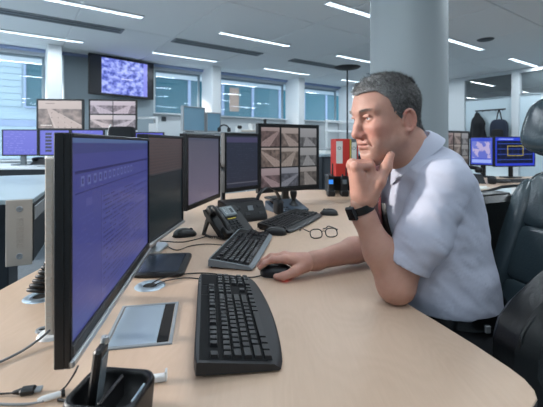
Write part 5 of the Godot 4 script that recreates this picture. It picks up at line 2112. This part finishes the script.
# ---------------------------------------------------------------- his chair
func build_chair() -> void:
	var fwd := Vector3(-0.97, 0, 0.24).normalized()
	var lf := Vector3(0.24, 0, 0.97).normalized()
	var base := Vector3(0.675, 0, -1.09)
	var th := thing("office_chair", "large black leather control-room chair with headrest, carrying the man", "chair", Transform3D(Basis(lf, Vector3.UP, -fwd), base))
	# local: x to the sitter's left, y up, z backwards
	var mb := MB.new()
	mb.pillow(Vector3(0, 0.46, 0.0), Vector3(0.25, 0.06, 0.26), 0.45, 0.35)
	part(th, "seat", mb, M.leather)
	var lean := Basis(Vector3.RIGHT, deg_to_rad(20.0))
	var bk := func(x: float, s: float, o: float) -> Vector3: return Vector3(x, 0.50, 0.16) + lean * Vector3(0.0, s * 1.05, -o)
	mb = MB.new()
	mb.pillow(bk.call(0, 0.29, -0.05), Vector3(0.24, 0.32, 0.05), 0.35, 0.35, lean)
	part(th, "back_shell", mb, M.leather)
	for k in 3:
		mb = MB.new()
		mb.pillow(bk.call(0, 0.10 + k * 0.185, -0.005), Vector3(0.17, 0.103, 0.045), 0.3, 0.3, lean)
		part(th, "back_cushion", mb, M.leather_worn)
	for s in [-1, 1]:
		mb = MB.new()
		mb.pillow(bk.call(s * 0.195, 0.27, 0.0), Vector3(0.05, 0.29, 0.055), 0.6, 0.7, lean * Basis(Vector3.BACK, s * 0.06))
		part(th, "side_bolster", mb, M.leather_worn)
	mb = MB.new()
	mb.pillow(bk.call(0.0, 0.70, 0.115), Vector3(0.16, 0.105, 0.06), 0.55, 0.6, lean)
	part(th, "headrest", mb, M.leather_worn)
	mb = MB.new()
	for s in [-1, 1]:
		mb.tube(PackedVector3Array([bk.call(s * 0.06, 0.52, -0.05), bk.call(s * 0.06, 0.64, -0.02), bk.call(s * 0.06, 0.70, 0.09)]), 0.01, 10)
	part(th, "headrest_bar", mb, M.silver)
	# padded arm wings
	var outline := PackedVector2Array()
	for p in [[-0.25, 0.69], [-0.247, 0.74], [-0.23, 0.785], [-0.195, 0.822], [-0.13, 0.866], [-0.05, 0.912], [0.04, 0.95], [0.16, 0.98], [0.30, 0.985], [0.35, 0.93], [0.32, 0.70], [0.20, 0.60], [0.0, 0.57], [-0.2, 0.61]]:
		outline.append(Vector2(p[0], p[1]))
	for s in [-1, 1]:
		mb = MB.new()
		mb.prism(outline, s * 0.26 - 0.055, s * 0.26 + 0.055, 0.028, Vector3.ZERO, Basis(Vector3(0, 0, 1), Vector3(1, 0, 0), Vector3(0, 1, 0)))
		var wing := part(th, "arm_wing", mb, M.leather)
		var seam := MB.new()
		var line := []
		for p in [[-0.245, 0.68], [-0.241, 0.745], [-0.222, 0.79], [-0.13, 0.862], [-0.05, 0.908], [0.04, 0.945], [0.16, 0.975], [0.29, 0.98]]:
			line.append(Vector3(s * 0.26 + 0.03, p[1], p[0] + 0.004))
		seam.tube(spline(line, 5), 0.004, 6)
		part(wing, "piping", seam, M.leather)
		mb = MB.new()
		mb.box(Vector3(s * 0.24, 0.52, 0.1), Vector3(0.05, 0.2, 0.08), 0.01)
		part(th, "arm_bracket", mb, M.plastic_dark)
	mb = MB.new()
	mb.box(Vector3(0, 0.40, 0.02), Vector3(0.3, 0.06, 0.32), 0.02)
	part(th, "mechanism", mb, M.plastic_dark)
	mb = MB.new()
	mb.lathe(Vector3.ZERO, [Vector2(0.035, 0.10), Vector2(0.035, 0.22), Vector2(0.025, 0.225), Vector2(0.025, 0.38)], 20)
	part(th, "column", mb, M.dark_metal)
	for k in 5:
		var an := TAU * k / 5.0 + 0.3
		var d := Vector3(cos(an), 0, sin(an))
		mb = MB.new()
		mb.box(d * 0.17 + Vector3(0, 0.10, 0), Vector3(0.30, 0.035, 0.05), 0.012, Basis(Vector3.UP, -an))
		part(th, "base_leg", mb, M.plastic_dark)
		mb = MB.new()
		mb.lathe(d * 0.31 + Vector3(0, 0.033, 0), [Vector2(0.01, -0.022), Vector2(0.032, -0.02), Vector2(0.032, 0.02), Vector2(0.01, 0.022)], 16, Basis(Vector3(-d.z, 0, d.x), Vector3(d.x, 0, d.z) * -1.0, Vector3.UP) * Basis(Vector3.BACK, PI / 2))
		mb.box(d * 0.31 + Vector3(0, 0.075, 0), Vector3(0.03, 0.03, 0.03), 0.006)
		part(th, "caster", mb, M.plastic_black)


# ---------------------------------------------------------------- behind: the other desks
func build_background() -> void:
	# neighbour's desk unit with its screwed end plate
	var dirv := Vector3(-0.41, 0, -0.91).normalized()
	var sx := Vector3(0.91, 0, -0.41).normalized()
	var th := thing("desk_unit", "pale grey counter of the next desk with a beige screwed end plate", "counter", Transform3D(Basis(sx, Vector3.UP, -dirv), Vector3(-0.873, 0, -1.335)))
	# local: x across (to the desk), y up, z towards the camera
	var mb := MB.new()
	mb.prism(PackedVector2Array([Vector2(0.0, 0.0), Vector2(-0.09, 0.0), Vector2(-0.55, -0.18), Vector2(-0.75, -0.9), Vector2(-0.55, -1.2), Vector2(0.0, -1.2)]), 0.952, 0.970, 0.003)
	part(th, "counter_top", mb, M.laminate)
	mb = MB.new()
	mb.box(Vector3(-0.045, 0.844, -0.6), Vector3(0.084, 0.214, 1.18), 0.003)
	part(th, "beam", mb, M.dark_metal)
	mb = MB.new()
	mb.box(Vector3(0.0, 0.915, -0.6), Vector3(0.006, 0.05, 1.18), 0.002)
	part(th, "trim_rail", mb, M.slot_grey)
	mb = MB.new()
	mb.box(Vector3(-0.045, 0.85, 0.004), Vector3(0.08, 0.238, 0.012), 0.002)
	part(th, "end_plate", mb, M.cream)
	for y in [0.765, 0.935]:
		mb = MB.new()
		mb.lathe(Vector3(-0.043, y, 0.010), [Vector2(0.0005, 0.001), Vector2(0.004, 0.001), Vector2(0.0045, 0.003), Vector2(0.009, 0.003), Vector2(0.011, 0.0)], 16, Basis(Vector3.RIGHT, PI / 2))
		part(th, "screw", mb, M.slot_grey)
	var tx := TextMesh.new()
	var fnt := SystemFont.new()
	fnt.font_names = PackedStringArray(["Droid Sans"])
	tx.font = fnt
	tx.text = "FRELTEC"
	tx.font_size = 32
	tx.pixel_size = 0.0009
	tx.depth = 0.002
	part(th, "embossed_lettering", tx, mat("cream_shade", c8(172, 164, 154), 0.6), Transform3D(Basis(Vector3.BACK, -PI / 2), Vector3(-0.043, 0.85, 0.0105)))
	mb = MB.new()
	mb.lathe(Vector3(-0.32, 0.9705, -0.5), [Vector2(0.001, 0.001), Vector2(0.03, 0.002), Vector2(0.04, 0.0)], 24)
	part(th, "cable_hole", mb, M.edge_black)
	mb = MB.new()
	mb.box(Vector3(-0.42, 0.476, -1.05), Vector3(0.3, 0.952, 0.24), 0.006)
	part(th, "pedestal", mb, M.dark_metal)

	# far console with violet screens
	th = thing("console_desk", "white raised console desk carrying the violet screens by the window", "desk", rot(8.0, Vector3(-2.35, 0, -4.25)))
	mb = MB.new()
	mb.box(Vector3(0, 0.915, 0), Vector3(2.9, 0.03, 0.8), 0.006)
	part(th, "worktop", mb, M.frame_white)
	mb = MB.new()
	mb.box(Vector3(0, 0.45, -0.2), Vector3(2.7, 0.9, 0.04), 0.004)
	part(th, "modesty_panel", mb, M.dark_metal)
	for s in [-1, 0, 1]:
		mb = MB.new()
		mb.box(Vector3(s * 1.3, 0.45, 0), Vector3(0.05, 0.9, 0.7), 0.006)
		part(th, "leg_panel", mb, M.dark_metal)
	var zz := 4.05
	var vio := []
	for k in 2:
		vio.append(glow("screen_violet", screen_violet(k), 1.15))
	var P2 := func(u: float, z: float) -> Vector2: return Vector2((u - 271.5) / F * z, -z)
	var spots := [[2, 38, 0], [39, 70, 1], [71, 104, 0], [134, 164, 0]]
	var vl := ["violet screen with faint rows, first on the console, by the window", "violet screen with dark blocks, beside the first on the console", "violet screen mostly hidden behind the close monitor, under the four-picture screen", "violet screen at the console's far end, beside the black chair back"]
	for k in 4:
		var s = spots[k]
		monitor("console_monitor", vl[k], "monitor", P2.call(s[0], zz), P2.call(s[1], zz + 0.03), 1.036, 1.333 - (0.03 if k == 3 else 0.0), vio[s[2]], {"base": 0.93, "bezel": 0.012, "bottom": 0.016, "stand_mat": M.plastic_grey, "fw": 0.2, "fd": 0.18}, "violet console screens")
	monitor("traffic_monitor", "screen showing a hazy motorway, above the violet screens", "monitor", P2.call(36.5, 4.25), P2.call(83.5, 4.3), 1.335, 1.70, glow("screen_traffic", screen_traffic(), 0.95), {"base": 0.93, "bezel": 0.02, "bottom": 0.02, "fw": 0.25, "fd": 0.2}, "upper console screens")
	monitor("traffic_monitor", "screen split into four pale road pictures, under the wall television", "monitor", P2.call(88.8, 4.25), P2.call(136.8, 4.3), 1.335, 1.695, glow("screen_quad", screen_quad(), 0.95), {"base": 0.93, "bezel": 0.012, "bottom": 0.016, "fw": 0.25, "fd": 0.2}, "upper console screens")
	th = thing("desk_telephone", "dark telephone on the white console below the violet screens", "telephone", rot(0.0, at(42, 164.5, 3.9)))
	mb = MB.new()
	mb.frustum(Vector3(0, 0, 0), 0.16, 0.16, 0.06, 0.15, 0.08, -0.03)
	part(th, "body", mb, M.plastic_dark)
	mb = MB.new()
	mb.pillow(Vector3(-0.05, 0.06, -0.01), Vector3(0.02, 0.02, 0.09), 0.5, 0.5)
	part(th, "handset", mb, M.plastic_black)
	# black chair back before the console and a white frame behind
	th = thing("console_chair", "black office chair back standing in front of the violet console screens", "chair", rot(4.0, Vector3(-1.53, 0, -3.72)))
	mb = MB.new()
	mb.pillow(Vector3(0, 1.10, 0), Vector3(0.13, 0.25, 0.05), 0.2, 0.3)
	part(th, "backrest", mb, M.cloth_black)
	mb = MB.new()
	mb.pillow(Vector3(0, 0.62, -0.25), Vector3(0.24, 0.05, 0.24), 0.4, 0.4)
	part(th, "seat", mb, M.cloth_black)
	mb = MB.new()
	mb.box(Vector3(0, 0.75, 0.02), Vector3(0.06, 0.4, 0.03), 0.006)
	mb.lathe(Vector3(0, 0, -0.22), [Vector2(0.26, 0.0), Vector2(0.26, 0.03), Vector2(0.03, 0.07), Vector2(0.025, 0.58)], 20)
	part(th, "column", mb, M.plastic_dark)
	mb = MB.new()
	mb.tube(PackedVector3Array([Vector3(-0.145, 1.14, 0.02), Vector3(-0.135, 1.28, 0.02), Vector3(-0.115, 1.37, 0.0)]), 0.008, 8)
	part(th, "white_trim", mb, M.white_plastic)
	th = thing("paper_stand", "white open frame stand behind the console's far end", "stand", rot(6.0, Vector3(-1.53, 0.93, -4.45)))
	mb = MB.new()
	for s in [-1, 1]:
		mb.box(Vector3(s * 0.125, 0.285, 0), Vector3(0.025, 0.57, 0.03), 0.004)
	mb.box(Vector3(0, 0.56, 0), Vector3(0.23, 0.025, 0.03), 0.004)
	part(th, "frame", mb, M.frame_white)
	mb = MB.new()
	mb.box(Vector3(0.07, 0.44, 0.01), Vector3(0.085, 0.1, 0.02), 0.003)
	part(th, "tray", mb, M.white_plastic)
	# wall switch plate
	th = thing("wall_socket", "small dark socket plate on the pale parapet under the window", "socket", Transform3D(RB, room(2.32, 1.66, 6.985)))
	mb = MB.new()
	mb.box(Vector3(0, 0, 0), Vector3(0.09, 0.09, 0.012), 0.003)
	part(th, "plate", mb, M.slot_dark)
	mb = MB.new()
	for s in [-1, 1]:
		mb.lathe(Vector3(s * 0.02, 0, 0.006), [Vector2(0.001, 0.001), Vector2(0.008, 0.001), Vector2(0.01, 0.0)], 12, Basis(Vector3.RIGHT, PI / 2))
	part(th, "contacts", mb, M.plastic_black)
	# television by the pier
	monitor("wall_television", "large wall television showing a blue aerial map picture", "television", Vector2(-2.99, -5.95), Vector2(-2.20, -6.77), 1.995, 2.668, glow("screen_tv", screen_tv(), 1.25), {"base": 1.995, "thick": 0.05, "bezel": 0.02, "bottom": 0.024, "stand": "pole"})
	# high shelf with headsets behind the middle monitors
	th = thing("partition_shelf", "long grey-topped shelf behind the third and fourth monitors", "shelf", rot(2.0, Vector3(-0.40, 0.034, -3.66)))
	mb = MB.new()
	mb.box(Vector3(0, 1.243, 0), Vector3(0.92, 0.02, 0.3), 0.004)
	part(th, "shelf_top", mb, M.slot_grey)
	for k in 3:
		mb = MB.new()
		mb.box(Vector3(-0.3 + k * 0.3, 0.62, 0.1), Vector3(0.29, 1.21, 0.03), 0.004)
		part(th, "front_panel", mb, M.wall_grey)
	for s in [-1, 1]:
		mb = MB.new()
		mb.box(Vector3(s * 0.45, 0.602, 0), Vector3(0.02, 1.274, 0.26), 0.004)
		part(th, "side", mb, M.dark_metal)
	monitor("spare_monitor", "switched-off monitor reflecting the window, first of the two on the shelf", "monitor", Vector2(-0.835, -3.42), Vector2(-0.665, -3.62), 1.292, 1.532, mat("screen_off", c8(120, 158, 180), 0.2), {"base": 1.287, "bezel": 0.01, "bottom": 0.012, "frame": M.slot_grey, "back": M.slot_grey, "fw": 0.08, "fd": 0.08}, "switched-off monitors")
	monitor("spare_monitor", "switched-off monitor on the shelf beside the headset, before the white fin", "monitor", Vector2(-0.645, -3.61), Vector2(-0.52, -3.72), 1.292, 1.487, M.screen_off, {"base": 1.287, "bezel": 0.01, "bottom": 0.012, "frame": M.slot_grey, "back": M.slot_grey, "fw": 0.08, "fd": 0.08}, "switched-off monitors")
	th = thing("headset", "black headset lying on the grey shelf beside the spare monitors", "headset", rot(30.0, Vector3(-0.47, 1.287, -3.6)))
	mb = MB.new()
	var arc := PackedVector3Array()
	for k in 13:
		var an := PI * k / 12
		arc.append(Vector3(cos(an) * 0.055, 0.022 + sin(an) * 0.05, 0))
	mb.tube(arc, 0.007, 8)
	part(th, "headband", mb, M.plastic_black)
	for s in [-1, 1]:
		mb = MB.new()
		mb.pillow(Vector3(s * 0.052, 0.024, 0), Vector3(0.014, 0.024, 0.024), 0.6, 0.7)
		part(th, "ear_cup", mb, M.plastic_dark)
	th = thing("webcam", "white and black desk camera on the grey shelf", "camera", Transform3D(Basis(), Vector3(-0.335, 1.287, -3.6)))
	mb = MB.new()
	mb.lathe(Vector3.ZERO, [Vector2(0.001, 0), Vector2(0.028, 0), Vector2(0.028, 0.004), Vector2(0.022, 0.03), Vector2(0.02, 0.055), Vector2(0.001, 0.058)], 18)
	part(th, "stand", mb, M.white_plastic)
	mb = MB.new()
	mb.pillow(Vector3(0.02, 0.05, 0.01), Vector3(0.024, 0.018, 0.024), 0.7, 0.7)
	part(th, "lens_head", mb, M.plastic_black)
	th = thing("document_tray", "beige flat tray at the far end of the grey shelf", "tray", Transform3D(Basis(), Vector3(-0.17, 1.287, -3.62)))
	mb = MB.new()
	mb.box(Vector3(0, 0.008, 0), Vector3(0.25, 0.016, 0.2), 0.004)
	part(th, "tray_body", mb, M.cream)
	mb = MB.new()
	mb.box(Vector3(0, 0.02, 0), Vector3(0.23, 0.006, 0.18), 0.001)
	part(th, "papers", mb, M.paper)
	th = thing("cup", "white cup on the beige tray behind the fourth monitor", "cup", Transform3D(Basis(), Vector3(-0.205, 1.31, -3.6)))
	mb = MB.new()
	mb.lathe(Vector3.ZERO, [Vector2(0.001, 0.0), Vector2(0.02, 0), Vector2(0.027, 0.05), Vector2(0.028, 0.06), Vector2(0.025, 0.06), Vector2(0.02, 0.01), Vector2(0.001, 0.008)], 20)
	part(th, "cup_body", mb, M.white_plastic)
	mb = MB.new()
	mb.tube(spline([Vector3(0.025, 0.048, 0), Vector3(0.042, 0.046, 0), Vector3(0.043, 0.022, 0), Vector3(0.022, 0.016, 0)], 5), 0.0035, 6)
	part(th, "handle", mb, M.white_plastic)
	th = thing("bottle", "small dark bottle behind the top edge of the nine-picture screen", "bottle", Transform3D(Basis(), Vector3(-0.065, 1.31, -3.62)))
	mb = MB.new()
	mb.lathe(Vector3.ZERO, [Vector2(0.001, 0), Vector2(0.026, 0), Vector2(0.027, 0.05), Vector2(0.014, 0.075), Vector2(0.013, 0.085)], 18)
	part(th, "bottle_body", mb, M.plastic_black)
	mb = MB.new()
	mb.lathe(Vector3(0, 0.085, 0), [Vector2(0.016, 0), Vector2(0.016, 0.022), Vector2(0.001, 0.024)], 14)
	part(th, "cap", mb, M.plastic_dark)

	# dark cabinet and light counter beyond the nine-picture screen
	th = thing("cabinet", "low dark cabinet with a pale top beyond the binders", "cabinet", Transform3D(RB, Vector3(0.98, 0, -4.8)))
	mb = MB.new()
	mb.box(Vector3(0, 0.53, 0), Vector3(1.3, 0.98, 0.5), 0.006)
	part(th, "body", mb, M.dark_metal)
	mb = MB.new()
	mb.box(Vector3(0, 1.035, 0), Vector3(1.36, 0.03, 0.56), 0.005)
	part(th, "top", mb, M.laminate)
	for s in [-1, 1]:
		mb = MB.new()
		mb.box(Vector3(s * 0.32, 0.53, 0.256), Vector3(0.62, 0.94, 0.014), 0.003)
		var dr := part(th, "door", mb, M.slot_dark)
		mb = MB.new()
		mb.box(Vector3(s * 0.06, 0.55, 0.272), Vector3(0.014, 0.14, 0.014), 0.003)
		part(dr, "handle", mb, M.silver)
	th = thing("paper_stack", "stack of papers and a grey folder on the pale cabinet top", "papers", Transform3D(RB, Vector3(0.72, 1.05, -4.62)))
	mb = MB.new()
	mb.box(Vector3(0, 0.02, 0), Vector3(0.3, 0.04, 0.22), 0.003)
	part(th, "papers", mb, M.paper)
	mb = MB.new()
	mb.box(Vector3(0.02, 0.05, 0.0), Vector3(0.28, 0.02, 0.2), 0.004, Basis(Vector3.UP, 0.15))
	part(th, "folder", mb, M.slot_grey)

	# floor lamp
	th = thing("floor_lamp", "tall thin uplighter lamp with a flat black dish behind the man's forehead", "lamp", Transform3D(Basis(), Vector3(0.735, 0, -3.52)))
	mb = MB.new()
	mb.lathe(Vector3.ZERO, [Vector2(0.001, 0.03), Vector2(0.13, 0.025), Vector2(0.14, 0.0)], 32)
	part(th, "base", mb, M.dark_metal)
	mb = MB.new()
	mb.tube(PackedVector3Array([Vector3(0, 0.02, 0), Vector3(0, 1.0, 0), Vector3(0, 1.90, 0)]), 0.008, 12)
	part(th, "pole", mb, M.dark_metal)
	mb = MB.new()
	mb.lathe(Vector3(0, 1.885, 0), [Vector2(0.011, 0.0), Vector2(0.04, 0.004), Vector2(0.11, 0.018), Vector2(0.128, 0.03), Vector2(0.122, 0.032), Vector2(0.1, 0.024), Vector2(0.001, 0.012)], 36)
	part(th, "dish", mb, M.edge_black)

	right_desk()


func right_desk() -> void:
	var M1 := Vector3(2.3, 0, -4.3)
	var th := thing("side_desk", "maple desk with blue screens behind the man's back", "desk", Transform3D(Basis(), M1))
	var poly := PackedVector2Array()
	for p in [[-0.65, 1.1], [-0.25, 0.86], [0.1, 0.52], [0.5, 0.32], [1.1, 0.42], [1.6, 0.75], [1.9, 0.6], [1.8, -0.5], [-0.4, -0.55], [-0.7, 0.2]]:
		poly.append(Vector2(p[0], p[1]))
	var mb := MB.new()
	mb.prism(poly, DESK - 0.004, DESK, 0.0015)
	part(th, "worktop", mb, M.maple)
	mb = MB.new()
	mb.prism(poly, DESK - 0.034, DESK - 0.004, 0.003)
	part(th, "edge_band", mb, M.edge_black)
	for p in [[-0.5, 0.7], [-0.3, -0.4], [1.7, -0.3], [1.6, 0.5]]:
		mb = MB.new()
		mb.box(Vector3(p[0], 0.353, p[1]), Vector3(0.06, 0.706, 0.06), 0.006)
		part(th, "leg", mb, M.dark_metal)
	var P2 := func(u: float, z: float) -> Vector2: return Vector2((u - 271.5) / F * z, -z)
	monitor("side_monitor", "wide screen of dark traces in a bright blue frame, before the chair headrest", "monitor", P2.call(494.5, 4.5), P2.call(535, 4.62), 0.885, 1.262, glow("screen_wave", screen_wave(), 1.0), {"bezel": 0.01, "bottom": 0.014}, "blue side screens")
	monitor("side_monitor", "narrow blue screen with a pale map, in the middle of the side desk", "monitor", P2.call(470, 4.8), P2.call(493.5, 4.6), 0.89, 1.262, glow("screen_map", screen_map(), 0.95), {"bezel": 0.012, "bottom": 0.016}, "blue side screens")
	monitor("side_monitor", "grey many-picture camera screen seen just beside the man's shoulder", "monitor", P2.call(445, 4.3), P2.call(469, 4.55), 0.86, 1.33, glow("screen_side", screen_cctv_wall(), 0.6), {"bezel": 0.018, "bottom": 0.02, "split": 1}, "blue side screens")
	th = thing("desk_telephone", "black telephone with a raised handset on the side desk", "telephone", Transform3D(Basis(Vector3.UP, deg_to_rad(-20.0)).scaled(Vector3.ONE * 1.3), Vector3(2.22, DESK, -4.08)))
	mb = MB.new()
	mb.frustum(Vector3.ZERO, 0.22, 0.2, 0.07, 0.2, 0.1, -0.04)
	part(th, "body", mb, M.plastic_dark)
	mb = MB.new()
	mb.tube(spline([Vector3(-0.09, 0.09, 0.07), Vector3(-0.03, 0.13, 0.0), Vector3(0.08, 0.12, -0.04)], 6), 0.018, 10)
	mb.pillow(Vector3(-0.09, 0.08, 0.07), Vector3(0.03, 0.025, 0.03), 0.6, 0.6)
	mb.pillow(Vector3(0.08, 0.105, -0.04), Vector3(0.03, 0.025, 0.03), 0.6, 0.6)
	part(th, "handset", mb, M.plastic_black)
	th = thing("headset", "black headset lying on the side desk before the blue screens", "headset", Transform3D(Basis(Vector3.UP, deg_to_rad(60.0)).scaled(Vector3.ONE * 1.2), Vector3(2.42, DESK, -3.96)))
	mb = MB.new()
	var arc := PackedVector3Array()
	for k in 13:
		var an := PI * k / 12
		arc.append(Vector3(cos(an) * 0.08, 0.025, sin(an) * 0.12))
	mb.tube(arc, 0.012, 8)
	part(th, "headband", mb, M.plastic_black)
	for s in [-1, 1]:
		mb = MB.new()
		mb.pillow(Vector3(s * 0.08, 0.03, -0.01), Vector3(0.02, 0.03, 0.036), 0.6, 0.7)
		part(th, "ear_cup", mb, M.plastic_dark)
	th = thing("keyboard_tray", "dark low keyboard lying on the side desk", "keyboard", rot(10.0, Vector3(2.8, DESK, -4.12)))
	mb = MB.new()
	mb.frustum(Vector3.ZERO, 0.42, 0.15, 0.025, 0.41, 0.13, -0.004)
	part(th, "case", mb, M.plastic_dark)
	mb = MB.new()
	for r in 5:
		for k in 16:
			mb.frustum(Vector3(-0.188 + k * 0.025, 0.0245, -0.05 + r * 0.024), 0.021, 0.02, 0.005, 0.017, 0.015)
	part(th, "keys", mb, M.key_black).set_meta("kind", "stuff")
	th = thing("paper_pile", "loose white papers on the corner of the side desk by the man's shoulder", "papers", rot(25.0, Vector3(1.95, DESK, -3.58)))
	for k in 3:
		mb = MB.new()
		mb.box(Vector3(0.02 * k, 0.002 + 0.003 * k, -0.02 * k), Vector3(0.21, 0.003, 0.297), 0.0, Basis(Vector3.UP, 0.2 * k))
		part(th, "sheet", mb, M.paper)
	th = thing("magazine", "worn grey and red magazine leaning under the side desk", "magazine", Transform3D(Basis(Vector3.UP, -0.35) * Basis(Vector3.RIGHT, -0.9), Vector3(1.86, 0.63, -3.08)))
	mb = MB.new()
	mb.box(Vector3(0, 0.0, 0), Vector3(0.26, 0.012, 0.34), 0.002)
	part(th, "cover", mb, mat("magazine_cover", c8(134, 126, 126), 0.7))
	mb = MB.new()
	for k in 2:
		mb.box(Vector3(-0.01, 0.0065, 0.03 + k * 0.035), Vector3(0.19, 0.001, 0.018))
	part(th, "print_line", mb, M.paper_red)
	th = thing("pedestal", "dark drawer pedestal below the side desk holding the magazine", "pedestal", rot(-18.0, Vector3(2.02, 0, -3.42)))
	mb = MB.new()
	mb.box(Vector3(0, 0.27, 0), Vector3(0.5, 0.5, 0.55), 0.006)
	part(th, "body", mb, M.dark_metal)
	for k in 3:
		mb = MB.new()
		mb.box(Vector3(0, 0.11 + k * 0.16, 0.28), Vector3(0.47, 0.15, 0.014), 0.003)
		var dr := part(th, "drawer", mb, M.slot_dark)
		mb = MB.new()
		mb.box(Vector3(0, 0.15 + k * 0.16, 0.292), Vector3(0.14, 0.012, 0.014), 0.003)
		part(dr, "handle", mb, M.silver)
	# coat hooks with a jacket and a rucksack
	var R := RB * Basis(Vector3.UP, -PI / 2)
	th = thing("coat_hooks", "row of dark coat hooks fixed to the frosted partition glass", "coat hooks", Transform3D(R, room(8.33, 1.9, 3.72)))
	mb = MB.new()
	mb.box(Vector3(0, 0, 0), Vector3(0.62, 0.03, 0.014), 0.003)
	part(th, "rail", mb, M.plastic_dark)
	for k in 5:
		mb = MB.new()
		mb.tube(spline([Vector3(-0.26 + k * 0.13, -0.005, 0.006), Vector3(-0.26 + k * 0.13, -0.03, 0.03), Vector3(-0.26 + k * 0.13, -0.01, 0.05)], 4), 0.007, 6)
		part(th, "hook", mb, M.plastic_dark)
	th = thing("jacket", "black jacket hanging from the coat hooks by the partition", "jacket", Transform3D(R, room(8.26, 1.2, 3.95)))
	mb = MB.new()
	nets(mb, [cap(Vector3(0, 0.62, 0), Vector3(0.02, 0.42, 0), 0.05, 0.13, 0.06), cap(Vector3(0.02, 0.42, 0), Vector3(0, 0.08, 0), 0.12, 0.10, 0.06), cap(Vector3(-0.06, 0.5, 0), Vector3(-0.13, 0.12, 0), 0.05, 0.05, 0.03), cap(Vector3(0.06, 0.5, 0), Vector3(0.15, 0.1, 0), 0.05, 0.05, 0.03)], 0.02)
	part(th, "coat_cloth", mb, M.cloth_black)
	mb = MB.new()
	mb.tube(PackedVector3Array([Vector3(0, 0.64, 0.0), Vector3(0, 0.68, 0.01), Vector3(0, 0.71, -0.01)]), 0.008, 6)
	part(th, "hanging_loop", mb, M.cloth_navy)
	th = thing("rucksack", "dark navy rucksack hanging beside the black jacket", "bag", Transform3D(R, room(8.24, 1.22, 3.50)))
	mb = MB.new()
	mb.pillow(Vector3(0, 0.22, 0), Vector3(0.17, 0.25, 0.09), 0.6, 0.6)
	part(th, "bag_body", mb, M.cloth_navy)
	mb = MB.new()
	mb.pillow(Vector3(0, 0.14, 0.075), Vector3(0.12, 0.12, 0.04), 0.5, 0.6)
	part(th, "pocket", mb, M.cloth_black)
	mb = MB.new()
	mb.tube(spline([Vector3(-0.05, 0.45, 0), Vector3(0, 0.66, 0.0), Vector3(0.05, 0.45, 0)], 6), 0.012, 6)
	part(th, "strap", mb, M.cloth_black)
